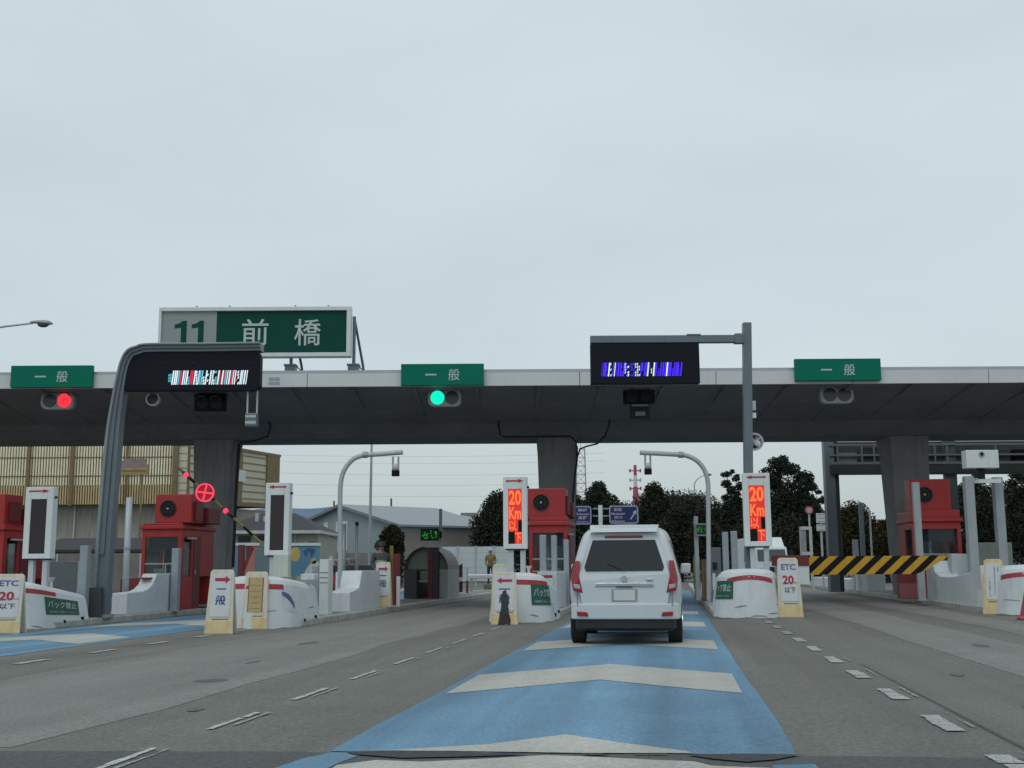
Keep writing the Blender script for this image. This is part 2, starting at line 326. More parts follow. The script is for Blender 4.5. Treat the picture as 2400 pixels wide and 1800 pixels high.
ISL = roadmat('island concrete', (0.24, 0.235, 0.225), 0.08)
KERB = mat('kerb stone', (0.43, 0.43, 0.41), 0.85, var=0.25, scale=3, bump=0.3, fleck=0.15, dirt=0.3)
def island(t0, t1, s0, s1):
    c = (t0 + t1) / 2; r = (t1 - t0) / 2
    def ol(rr, so):
        arc = [(c + rr * math.sin(a), s0 + r - rr * math.cos(a)) for a in [math.radians(x) for x in range(-90, 91, 15)]]
        return arc + [(c + rr, s1 - so), (c - rr, s1 - so)]
    def z(p, h): return (p[0], p[1], SLOPE * (p[1] * ST_ + p[0] * CT_) + h)
    a = ol(r - 0.17, 0.17); n = len(a); mb = MB()
    mb.add([z(p, 0.145) for p in a], [tuple(range(n))])
    o = mb.build('traffic_island', ISL); o.rotation_euler = (0, 0, -TH); o['kind'] = 'structure'
    b = ol(r, 0); mb = MB(); b2 = ol(r - 0.02, 0.02)
    mb.add([z(p, -0.02) for p in b] + [z(p, 0.125) for p in b] + [z(p, 0.15) for p in b2] + [z(p, 0.15) for p in a] + [z(p, 0.1) for p in a],
           [(k * n + i, k * n + (i + 1) % n, (k + 1) * n + (i + 1) % n, (k + 1) * n + i) for k in range(4) for i in range(n)])
    o = mb.build('kerb', KERB); o.rotation_euler = (0, 0, -TH); o['kind'] = 'structure'
ISLANDS = [(-20.9, -19.2, 24, 75), (-15.6, -13.85, 24.6, 75), (-9.75, -8.1, 24.6, 60), (-4.3, -2.8, 28.0, 75), (0.92, 2.5, 28.0, 75), (7.35, 9.0, 28.4, 80)]
for i in ISLANDS: island(*i)
# raised verge beyond the second island, where the pavement climbs
v = MB()
for (t0, t1, s0, s1, h) in ((-9.6, -8.2, 60.05, 72, 0.4),): v.bx(t0, t1, s0, s1, -0.05, h)
o = v.build('verge', mat('verge grass', (0.13, 0.15, 0.12), 0.95, var=0.25, scale=3)); o.rotation_euler = (0, 0, -TH); o['kind'] = 'structure'
# distant hills, the haze of distance painted into their blue base colour
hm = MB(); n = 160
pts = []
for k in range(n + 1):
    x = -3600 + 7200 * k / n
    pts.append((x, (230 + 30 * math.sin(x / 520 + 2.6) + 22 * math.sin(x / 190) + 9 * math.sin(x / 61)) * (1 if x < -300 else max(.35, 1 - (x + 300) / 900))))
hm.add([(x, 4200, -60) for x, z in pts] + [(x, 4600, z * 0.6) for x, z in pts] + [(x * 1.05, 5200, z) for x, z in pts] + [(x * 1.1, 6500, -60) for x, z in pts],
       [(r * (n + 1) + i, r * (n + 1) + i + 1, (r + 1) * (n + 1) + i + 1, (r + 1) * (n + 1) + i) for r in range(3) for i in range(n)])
o = hm.build('hills', mat('haze blue wooded hills', (0.11, 0.17, 0.26), 0.95, var=0.12, scale=0.004), smooth=True); o['kind'] = 'structure'

# ------------------------------------------------------------------ toll canopy
YF, YB = 34.0, 39.6
zf0, zf1 = P(1200, 902, YF).z, P(1200, 873, YF).z
zmid, zbot = P(1200, 990, 38.9).z, P(1200, 1040, 41.6).z
can = thing('toll_canopy', 'long dark grey concrete toll gate canopy with pale fascia spanning every lane', 'toll gate', (0, YB, 0))
def cp(mb, name, m, **k):
    mb.v = [(x, y - YB, z) for x, y, z in mb.v]
    return mb.build(name, m, can, **k)
XL, XR = -26, 26
cp(MB().prism([(YF + .12, zf0 + .02), (YF + .12, zf1 - .03), (46, zf1 - .03), (46, zf0 + .1), (42.2, zmid), (41.6, zbot), (YB, zbot), (38.9, zmid), (YF + 0.5, zf0 + .03)], XL, XR, 'yz'), 'roof_slab', CANC)
fm = MB(); x = XL
while x < XR:
    fm.bx(x, min(x + 3.98, XR), YF, YF + .10, zf0 - .02, zf1); x += 4
cp(fm, 'fascia', FASC)
cp(MB().bx(XL, XR, YF + .02, YF + .5, zf1 + .004, zf1 + .10), 'coping', COPE)
k = 0; x = XL + 0.9
while x < XR:
    cp(MB().prism([(YF + .3, zf0 + .05), (38.85, zmid + .05), (38.85, zmid - .02), (37.0, zmid + 0.22), (YF + .3, zf0 - .05)], x - .06, x + .06, 'yz'), 'rib', CANC)
    x += 1.85
PITCHX = (P(2121, 1040, 40.2).x - P(507, 1040, 40.2).x) / 2
xc = P(1305, 1040, 40.2).x
for i in range(-2, 3):
    c = xc + i * PITCHX
    if i == -1: c = P(507, 1040, 40.2).x
    if i == 1: c = P(2121, 1040, 40.2).x
    wt, wb = 0.68, 0.52
    cp(MB().loft([[(c - w_, YB + .15, z), (c + w_, YB + .15, z), (c + w_, YB + .15 + d, z), (c - w_, YB + .15 + d, z)] for w_, d, z in ((wb, 1.0, gz(c) + .1), (wt * .95, 1.3, zbot - .5), (wt, 1.6, zbot + .1))]), 'column', COLC, bevel=0.03)
yc = YB - .06
cable = mat('black cable', (0.012, 0.013, 0.015), 0.6, var=0.05)
def cab(pts, r=0.03, Y=None):
    mb = MB().tube([P(a, b, Y or yc) for a, b in pts], r, 6); cp(mb, 'cable', cable)
cab([(1118, 905), (1130, 925), (1160, 962), (1168, 985), (1172, 1020), (1185, 1024), (1260, 1023), (1335, 1022), (1350, 1034), (1352, 1060)], Y=38.7)
cab([(1352, 1045), (1352, 1080), (1347, 1120), (1343, 1170), (1340, 1240)], .035)
cab([(1429, 970), (1428, 995), (1418, 1022), (1400, 1040), (1375, 1046), (1360, 1052), (1353, 1070), (1351, 1095)], .028, 38.6)
cab([(560, 1040), (556, 1100), (552, 1180), (549, 1260), (546, 1330)], .05)
cab([(608, 968), (627, 980), (634, 1000), (628, 1022), (600, 1032), (562, 1038)], .03, 38.6)
lg = MB(); x, z, w_, h_ = rect(630, 884, 656, 902, YF - .005)
for a in range(2):
    for b in range(2): lg.bx(x - w_ / 2 + a * w_ * .52, x - w_ / 2 + a * w_ * .52 + w_ * .46, YF - .006, YF, z - h_ / 2 + b * h_ * .55, z - h_ / 2 + b * h_ * .55 + h_ * .42)
cp(lg, 'faded_mark', mat('faded grey print', (0.33, 0.36, 0.38), 0.6))

# 一般 lane signs
def lane_sign(px0, py0, px1, py1, label, d1, d2):
    x, z, w_, h_ = rect(px0, py0, px1, py1, YF - .14)
    t = thing('lane_sign', label, 'sign', (x, YF - .12, z), 0, 'green lane signs along the canopy edge')
    MB().bx(-w_ / 2, w_ / 2, -.06, .10, -h_ / 2, h_ / 2).build('panel', GRN, t, bevel=.008)
    u = w_ / (px1 - px0)
    text('一', 26 * u, 3.6 * u, LET, t, (d1 - (px0 + px1) / 2) * u, -.065, -.5 * u, .02)
    text('般', 26 * u, 27 * u, LET, t, (d2 - (px0 + px1) / 2) * u, -.065, -.5 * u, .006)
    MB().bx(-w_ * .3, -w_ * .27, .10, .14, -h_ * .45, h_ * .3).bx(w_ * .27, w_ * .3, .10, .14, -h_ * .45, h_ * .3).build('bracket', GALV, t)
lane_sign(26, 857, 217, 908, 'green lane sign above the red signal lamp', 96, 147)
lane_sign(940, 853, 1134, 903, 'green lane sign above the lit green signal lamp', 1010, 1064)
lane_sign(1863, 841, 2064, 892, 'green lane sign above the unlit signal head', 1936, 1990)

# two-lamp lane signals
LAMPR = mat('lit red lamp', (1.0, 0.03, 0.05), emit=1.15); LAMPG = mat('lit green lamp', (0.0, 1.0, 0.62), emit=1.0); LENS = mat('unlit lens', (0.045, 0.05, 0.06), 0.2, var=0.2)
SIGH = mat('signal housing grey', (0.44, 0.46, 0.46), 0.5, var=0.1, dirt=0.2)
def rrect(w_, h_, r, n=6):
    pts = []
    for cx, cz, a0 in ((w_ / 2 - r, h_ / 2 - r, 0), (-w_ / 2 + r, h_ / 2 - r, 90), (-w_ / 2 + r, -h_ / 2 + r, 180), (w_ / 2 - r, -h_ / 2 + r, 270)):
        pts += [(cx + r * math.cos(math.radians(a0 + 90 * k / n)), cz + r * math.sin(math.radians(a0 + 90 * k / n))) for k in range(n + 1)]
    return pts
def signal(px, py, lit, label, Y=34.9):
    x, z, w_, h_ = rect(px - 39, py - 20, px + 39, py + 20, Y)
    t = thing('lane_signal', label, 'signal', (x, Y, z), 0, 'two lamp lane signals under the canopy')
    MB().prism(rrect(w_, h_, h_ * .36), 0, .22).build('housing', SIGH, t, bevel=.01)
    for i, sx_ in enumerate((-1, 1)):
        c = (sx_ * w_ * .215, 0); m = {('red', 1): LAMPR, ('green', 0): LAMPG}.get((lit, i), LENS)
        r = h_ * .40
        l = MB().disc(c, r, -.012, .0).build('lens', m, t)
        vs = MB(); n = 14
        a = [math.radians(x_) for x_ in [35 + 110 * k_ / n for k_ in range(n + 1)]]
        R1, R2 = r * 1.08, r * 1.0
        q = [(c[0] + R1 * math.cos(u), y, c[1] + R1 * math.sin(u)) for y in (0, -.09) for u in a] + [(c[0] + R2 * math.cos(u), y, c[1] + R2 * math.sin(u)) for y in (0, -.09) for u in a]
        m_ = n + 1; fs = []
        for k_ in range(n):
            fs += [(k_, k_ + 1, m_ + k_ + 1, m_ + k_), (2 * m_ + k_ + 1, 2 * m_ + k_, 3 * m_ + k_, 3 * m_ + k_ + 1), (m_ + k_, m_ + k_ + 1, 3 * m_ + k_ + 1, 3 * m_ + k_)]
        vs.add(q, fs).build('visor', SIGH, t)
    zz = zf0 - z
    MB().bx(-.03, .03, .08, .14, h_ / 2 - .02, zz + .02).build('hanger', GALV, t)
signal(134, 939, 'red', 'two lamp lane signal with its red lamp lit')
signal(1042, 932, 'green', 'two lamp lane signal with its green lamp lit')
signal(1962, 925, '', 'two lamp lane signal with both lamps dark')

# place name sign on the roof
x, z, w_, h_ = rect(371, 719, 822, 836, 37.0)
t = thing('exit_name_sign', 'large green exit name sign with white number panel standing on the canopy roof', 'sign', (x, 37.0, z))
fr = 0.085
MB().bx(-w_ / 2, w_ / 2, -.02, .35, h_ / 2 - fr * 1.5, h_ / 2).bx(-w_ / 2, w_ / 2, -.02, .35, -h_ / 2, -h_ / 2 + fr * 1.5).bx(-w_ / 2, -w_ / 2 + fr, -.02, .35, -h_ / 2 + fr * 1.5, h_ / 2 - fr * 1.5).bx(w_ / 2 - fr * 1.6, w_ / 2, -.02, .35, -h_ / 2 + fr * 1.5, h_ / 2 - fr * 1.5).build('frame', WHITEM, t, bevel=.01)
xn = -w_ / 2 + w_ * (506 - 371) / 451
MB().bx(-w_ / 2 + fr, xn, .06, .2, -h_ / 2 + fr, h_ / 2 - fr).build('number_panel', NUMG, t)
MB().bx(xn, w_ / 2 - fr, .06, .2, -h_ / 2 + fr, h_ / 2 - fr).build('panel', GRND, t)
u = w_ / 451
for px in (421, 461):
    f = lambda a, b_: ((px - 596.5 + a) * u, (b_ - 3) * u)
    MB().prism([f(2, -32), f(15, -32), f(15, 31), f(6, 31), f(-2, 25), f(-13, 22), f(-13, 13), f(2, 15)], .052, .06).build('number', GRND, t)
text('前', 62 * u, 63 * u, LET, t, (597 - 596.5) * u, .055, -0 * u, .006); text('橋', 62 * u, 63 * u, LET, t, (720 - 596.5) * u, .055, -1 * u, .005)
for px in (456, 534, 689, 767): MB().tube([((px - 596.5) * u, .15, h_ / 2), ((px - 596.5) * u, .15, h_ / 2 + .08)], .03, 8).build('lifting_eye', GALV, t)
for px in (430, 530, 678, 826):
    xx = (px - 596.5) * u
    MB().tube([(xx, .42, h_ / 2 - .25), (xx, .42, -h_ / 2 - .42)], .055, 8).tube([(xx, .42, h_ / 2 - .3), (xx + .2, 1.2, -h_ / 2 - .1), (xx + .25, 1.3, -h_ / 2 - .55)], .045, 8).tube([(xx, .42, -h_ / 2 - .12), (xx + .25, 1.25, -h_ / 2 - .3)], .02, 6).build('post', GREYP, t)
    MB().loft([[(xx + a * q, .42 + b * q, zz) for a, b in ((-1, -1), (1, -1), (1, 1), (-1, 1))] for q, zz in ((.16, zf1 - z - .05), (.17, -h_ / 2 - .27), (.2, -h_ / 2 - .25), (.2, -h_ / 2 - .2))]).build('footing', GREYP, t)

# ------------------------------------------------------------------ overhead message signs
def led_stripes(t, x0, x1, z0, z1, y, cols, seed, slant=.02):
    rnd = random.Random(seed); x = x0; q = [MB() for _ in cols]
    while x < x1:
        w_ = rnd.choice((.022, .028, .034)); c = rnd.choices(range(len(cols)), [c_[1] for c_ in cols])[0]
        if rnd.random() < .42:
            n = 5
            for k_ in range(n):
                if rnd.random() < .66:
                    za = z0 + (z1 - z0) * k_ / n; zb = za + (z1 - z0) / n * .8
                    q[c].prism([(x, za), (x + w_, za), (x + w_ + slant, zb), (x + slant, zb)], y - .004, y)
        else: q[c].prism([(x, z0), (x + w_, z0), (x + w_ + slant * 2, z1), (x + slant * 2, z1)], y - .004, y)
        x += w_ + rnd.choice((.012, .02, .026))
    for mb, c in zip(q, cols):
        if mb.v: mb.build('lit_segments', c[0], t)
LW = mat('led white', (0.75, 0.92, 1.0), emit=1.0); LC = mat('led cyan', (0.12, 0.75, 0.95), emit=.8); LR = mat('led red', (0.85, 0.02, 0.08), emit=.9); LB = mat('led blue', (0.06, 0.01, 1.0), emit=1.3); LBD = mat('led dark blue', (0.02, 0.0, .45), emit=.8)
PANEL = mat('dark led panel', (0.010, 0.012, 0.018), 0.6, var=0.1, spec=0.15)
YG = 29.3
o0 = P(233, 1440, YG); base = Vector((o0.x, YG, gz(o0.x) + .15))
t = thing('message_sign', 'dark message board with striped white and red lights in a curved grey frame', 'sign', base)
path = [(233, 1440), (243, 1300), (252, 1180), (266, 1020), (275, 950), (286, 885), (295, 850), (307, 829), (326, 821), (352, 816), (480, 815), (612, 813)]
pp = [P(a, b, YG) for a, b in path]; pp[0].z = base.z
def ribbon(path, d0, d1, y0, y1):
    L_, R_ = [], []
    for i, p in enumerate(path):
        kk = .86 - .30 * min(1, max(0, (p.z - 4.2) / 1.9))
        d = (path[min(i + 1, len(path) - 1)] - path[max(i - 1, 0)]).normalized(); n_ = Vector((-d.z, 0, d.x))
        L_.append(p + n_ * d0 * kk); R_.append(p + n_ * d1 * kk)
    rings = [[(a.x - base.x, y0, a.z - base.z), (a.x - base.x, y1, a.z - base.z), (b.x - base.x, y1, b.z - base.z), (b.x - base.x, y0, b.z - base.z)] for a, b in zip(L_, R_)]
    return MB().loft(rings)
# subdivide the path for a smooth bend
def smooth(pts, n=6):
    o = []
    for i in range(len(pts) - 1):
        p0, p1, p2, p3 = pts[max(i - 1, 0)], pts[i], pts[i + 1], pts[min(i + 2, len(pts) - 1)]
        for k_ in range(n):
            u = k_ / n; o.append(.5 * ((2 * p1) + (p2 - p0) * u + (2 * p0 - 5 * p1 + 4 * p2 - p3) * u * u + (3 * p1 - p0 - 3 * p2 + p3) * u ** 3))
    return o + [pts[-1]]
sp = smooth(pp)
ribbon(sp, .10, -.18, -.05, .33).build('curved_frame', GREYP, t, bevel=.02)
ribbon(sp, .19, .10, -.17, .40).build('frame_flange', mat('mid grey steel', (.24, .275, .29), .45, metal=.2, var=.08, dirt=.12), t, bevel=.012)
ribbon(sp[6:], .112, -.04, -.10, -.06).build('frame_lip', GREYP, t)
q = lambda a, b: (P(a, b, YG).x - base.x, P(a, b, YG).z - base.z)
brd = [q(309, 835), q(326, 822), q(596, 820), q(606, 824), q(611, 834), q(609, 905), q(600, 915), q(282, 915), q(287, 888), q(298, 850)]
MB().prism(brd, -.02, .28).build('board', PANEL, t, bevel=.012)
xa, za = q(394, 902); xb, zb = q(577, 868)
led_stripes(t, xa, xb, za, zb, -.022, [(LW, 6), (LC, 3), (LR, 3)], 3)
for px in (390, 455, 520, 588): a, b = q(px, 851); MB().bx(a - .05, a + .05, -.03, -.02, b - .015, b + .015).build('latch', DARK, t)
MB().bx(-.22, .22, -.1, .4, -.02, .06).build('base_plate', GALV, t)
MB().bx(-.24, .10, -.28, -.09, -.0, .72).build('cable_box', mat('dark grey cabinet', (.05, .055, .06), .5), t, bevel=.01)
a, b = q(250, 1180)
MB().tube([(-.16, -.1, .7)] + [(p.x - base.x - .12, -.1, p.z - base.z) for p in sp[6:30:4]], .018, 6).build('cable', cable, t)
# camera hung below that board
def hung_camera(px0, px1, pyt, pyr, pyb, Y, label, top=None):
    x, z, w_, h_ = rect(px0, pyr, px1, pyb, Y)
    t = thing('lane_camera', label, 'camera', (x, Y, z), 0)
    zt = P((px0 + px1) / 2, pyt, Y).z - z
    for s_ in (-1, 1): MB().bx(s_ * w_ * .42 - .018, s_ * w_ * .42 + .018, -.02, .02, h_ * .1, zt).build('hanger', LGREY, t)
    MB().bx(-w_ / 2, w_ / 2, -.14, .14, -h_ / 2, h_ * .3).build('body', GREYP, t, bevel=.015)
    MB().bx(-w_ * .46, w_ * .46, -.155, -.14, h_ * .02, h_ * .16).bx(-w_ * .46, w_ * .46, -.155, -.14, -h_ * .36, -h_ * .2).build('trim', LGREY, t)
    return t
hung_camera(577, 604, 916, 962, 1000, 29.45, 'small camera hung on two rods below the striped red and white board')
# dark hooded lamps and round speaker under the canopy
def hooded(px, py, Y, label):
    x, z, w_, h_ = rect(px - 36, py - 18, px + 36, py + 20, Y)
    t = thing('hooded_lamp_pair', label, 'signal', (x, Y, z), 0, 'dark hooded lamp pairs under the canopy')
    MB().bx(-w_ / 2, w_ / 2, 0, .25, -h_ / 2, h_ / 2).build('housing', BLACK, t, bevel=.01)
    for s_ in (-1, 1):
        c = s_ * w_ * .23; r = h_ * .36
        MB().disc((c, -.02), r, -.01, 0).build('lens', DARK, t)
        rings = []
        for y in (0, -.22): rings.append([(c + r * 1.1 * math.cos(math.radians(a)), y, -.02 + r * 1.1 * math.sin(math.radians(a))) for a in range(20, 161, 14)])
        n = len(rings[0]); MB().add(rings[0] + rings[1] + [(a, b, c_ - .02) for a, b, c_ in rings[0] + rings[1]], [(i, i + 1, n + i + 1, n + i) for i in range(n - 1)] + [(2 * n + i + 1, 2 * n + i, 3 * n + i, 3 * n + i + 1) for i in range(n - 1)] + [(n + i, n + i + 1, 3 * n + i + 1, 3 * n + i) for i in range(n - 1)]).build('hood', mat('hood grey', (.055, .06, .065), .6), t)
    MB().bx(-.04, .04, .08, .16, h_ / 2, zf0 - z + .1).build('hanger', DARK, t)
hooded(491, 942, 35.0, 'dark hooded lamp pair below the board with red and white stripes')
hooded(1498, 925, 35.0, 'dark hooded lamp pair below the board with blue stripes')
x, z, w_, h_ = rect(343, 918, 377, 953, 35.2)
t = thing('round_mirror', 'small round white rimmed mirror hung under the canopy', 'mirror', (x, 35.2, z))
MB().ring((0, 0), w_ * .38, w_ * .5, -.12, .05).build('rim', WHITEM, t, bevel=.01); MB().disc((0, 0), w_ * .4, 0, .04).build('face', mat('dark mirror', (.05, .06, .07), .25), t); MB().bx(-.02, .02, 0, .05, h_ * .48, zf0 - z + .06).build('hanger', GALV, t)
x, z, w_, h_ = rect(1478, 944, 1522, 976, 35.1)
t = thing('vent_box', 'small dark box with two pale slats under the blue message board', 'equipment box', (x, 35.1, z))
MB().bx(-w_ / 2, w_ / 2, 0, .2, -h_ * .62, h_ * .5).build('box', DARK, t, bevel=.01); MB().bx(-w_ * .45, w_ * .45, -.02, 0, h_ * .24, h_ * .4).bx(-w_ * .25, w_ * .28, -.02, 0, -h_ * .45, -h_ * .15).build('slat', GREYP, t); MB().bx(-.03, .03, .08, .14, h_ * .5, zf0 - z + .06).build('hanger', DARK, t)
# right message sign on a square pole
YR = 29.0
x, z, w_, h_ = rect(1384, 805, 1638, 900, YR)
xp = P(1752, 1290, YR).x; zb_ = gz(xp) + .15
t = thing('message_sign', 'dark message board with blue and white lights on a square grey pole', 'sign', (xp, YR, zb_))
ztop = P(1748, 757, YR).z - zb_
pw = .105
dxp = P(1750, 757, YR).x - P(1752, 1290, YR).x
MB().loft([[(dx_ - pw, -.1, z_), (dx_ + pw, -.1, z_), (dx_ + pw, .1, z_), (dx_ - pw, .1, z_)] for dx_, z_ in ((0, 0), (dxp, ztop))]).build('pole', GREYP, t, bevel=.012)
zt0, zt1 = P(1384, 806, YR).z - zb_, P(1384, 789, YR).z - zb_
xl = x - w_ / 2 - xp
MB().bx(xl, dxp * .92 - pw, -.14, .06, zt0, zt1).build('arm', GREYP, t, bevel=.01)
MB().bx(dxp * .92 - .32, dxp * .92 - pw - .001, -.16, .08, zt0 - .02, zt1 + .03).build('collar', GREYP, t); MB().bx(-1.35, -1.0, -.155, .07, zt1, zt1 + .025).build('joint_cover', GREYP, t)
MB().bx(xl, xl + w_, -.12, .16, z - h_ / 2 - zb_, zt0 - .002).build('board', PANEL, t, bevel=.012)
x0, z0 = P(1407, 884, YR).x - xp, P(1407, 884, YR).z - zb_; x1, z1 = P(1592, 851, YR).x - xp, P(1592, 851, YR).z - zb_
led_stripes(t, x0, x1, z0, z1, -.124, [(LB, 7), (LW, 4), (LBD, 2)], 11)
for a, b, py in ((1355, 1420, 925),): pass
for py0, py1, m in ((940, 962, LGREY), (968, 980, WHITEM), (985, 1004, DARK)):
    za, zb2 = P(1766, py1, YR).z - zb_, P(1766, py0, YR).z - zb_
    MB().bx(pw + dxp * .7, pw + dxp * .7 + .09, -.06, .06, za, zb2).build('fitting', m, t)
MB().bx(-.2, .2, -.2, .2, 0, .04).build('base_plate', GALV, t)
# ------------------------------------------------------------------ toll booths (local frame: front left corner at 0,0; x right, y down the lane)
INT = mat('dim booth interior', (0.24, 0.26, 0.27), 0.8, var=0.2)
GRILL = mat('fan grille', (0.03, 0.03, 0.032), 0.6, var=0.1)
def booth(px, Y, label, front_step=0.5, w_=1.2, ln=2.4, hr=2.6, hac=.82, acx=(.28, 1.38), shift=0):
    b = P(px, 1300, Y); base = Vector((b.x, Y, gz(b.x) + .145))
    t = thing('toll_booth', label, 'toll booth', base, -TH, 'red toll booths on the islands')
    pt = .11
    sill = .95
    wl = MB().bx(0, w_, 0, .09, 0, sill).bx(0, w_, ln - .09, ln, 0, sill).bx(0, .25, ln - .089, ln, sill, 2.3).bx(w_ - .25, w_, ln - .089, ln, sill, 2.3).bx(.25, w_ - .25, ln - .089, ln, 1.98, 2.3).bx(0, .09, .09, ln - .09, 0, sill).bx(w_ - .09, w_, .09, ln - 1.0, 0, sill)
    wl.bx(0, pt, .001, .09, sill, 2.3).bx(w_ - pt, w_, .001, .09, sill, 2.3).bx(pt, w_ - pt, .001, .09, 2.08, 2.3)
    wl.bx(0, .09, .09, .16, sill, 2.3).bx(w_ - .09, w_, .09, .2, sill, 2.3).bx(0, .09, 1.25, ln - .09, sill, 2.3).bx(w_ - .09, w_, .75, .87, sill, 2.3).bx(w_ - .09, w_, 1.4, ln - .09, sill, 2.3)
    wl.bx(0, .09, .16, 1.25, 2.08, 2.3).bx(w_ - .09, w_, .2, .75, 2.08, 2.3).bx(w_ - .09, w_, .87, 1.4, 2.08, 2.3)
    wl.build('wall', RED, t, bevel=.01)
    MB().bx(-.05, w_ + .06, -.07, ln + .05, 2.3, 2.42).bx(.0, w_, 0, ln, 2.42, hr - .12).build('roof', RED, t, bevel=.02)
    MB().bx(.1, w_ - .1, .1, ln - .1, .05, .12).bx(.14, w_ * .45, 1.5, 1.55, .12, 2.2).build('interior', INT, t)
    MB().bx(.12, w_ - .12, .12, .5, .82, .88).bx(.3, .62, .2, .45, .88, 1.18).bx(.7, .9, .25, .5, .88, 1.06).bx(.52, .56, .3, .34, .9, 1.75).build('desk', mat('grey desk clutter', (.38, .41, .42), .5, var=.3, scale=9), t)
    MB().bx(.15, w_ - .15, .12, .14, 1.72, 2.06).build('blind', mat('dark blue blind', (.015, .02, .035), .6), t)
    MB().bx(pt, w_ - pt, .03, .045, sill, 2.08).build('window', GLS, t); MB().bx(.25, w_ - .25, ln - .05, ln - .04, sill, 1.98).build('window', GLS, t)
    MB().bx(w_ - .05, w_ - .035, .2, .75, sill, 2.08).build('side_window', GLS, t); MB().bx(.035, .05, .16, 1.25, sill, 2.08).build('side_window', GLS, t)
    MB().bx(pt, w_ - pt, .015, .05, 1.30, 1.34).bx(pt + (w_ - 2 * pt) * .62, pt + (w_ - 2 * pt) * .62 + .035, .015, .05, sill, 1.30).bx(pt, w_ - pt, .012, .06, sill, sill + .03).build('window_frame', GALV, t)
    d = MB().bx(w_ - .06, w_ + .012, .88, 1.38, .06, 2.06).build('door', REDD, t, bevel=.01); MB().bx(w_ + .012, w_ + .05, .95, .98, 1.0, 1.15).build('handle', GALV, d)
    MB().bx(w_ + .0, w_ + .14, .35, .8, 2.02, 2.07).build('lamp_visor', LGREY, t)
    ac = MB().bx(acx[0], acx[1], .05, .95, hr - .12, hr + hac - .12).build('air_conditioner', RED, t, bevel=.02)
    c = (acx[0] + (acx[1] - acx[0]) * .36, hr + hac * .5 - .12); r = .24
    f = MB()
    for rr in (r, r * .75, r * .5): f.ring(c, rr - .018, rr, .015, .045, 24)
    for k in range(8):
        a = k * math.pi / 4; f.tube([(c[0], .03, c[1]), (c[0] + r * math.cos(a), .03, c[1] + r * math.sin(a))], .009, 5)
    MB().disc(c, r, .035, .055).build('fan', BLACK, ac); f.build('fan_grille', GRILL, ac); MB().disc(c, .035, .0, .04).build('hub', mat('pale hub', (.3, .28, .28), .5), ac)
    MB().bx(acx[0] + .05, acx[1] + .15, 1.0, 1.9, hr - .12, hr + .35).build('roof_unit', REDD, t, bevel=.02)
    MB().bx(acx[1] + .01, acx[1] + .08, .25, .75, hr - .05, hr + .5).build('duct', REDD, t)
    if front_step: MB().prism([(-front_step, 0), (0, 0), (0, .92), (-front_step * .55, .92), (-front_step * .6, .45)], -w_ * .45, w_ * .12, 'yz').build('front_cabinet', REDD, t, bevel=.015).location = (w_ * .0 + .08, 0, 0)
    return t
B1 = booth(331, 34.0, 'red toll booth beside the leftmost full canopy column and the raised red lamp arm', acx=(.34, 1.44))
booth(1240, 35.0, 'red toll booth in front of the middle canopy column behind the white car', hr=2.68, hac=.84, acx=(-.04, 1.09), w_=1.13)
booth(2142, 36.2, 'red toll booth behind the yellow and black barrier arm', hr=2.78, hac=.95, acx=(.0, 1.20), w_=1.42)
booth(-112, 33.0, 'red toll booth cut off by the left edge of the picture', hr=2.6, hac=.82, acx=(.45, 1.45), w_=1.5)

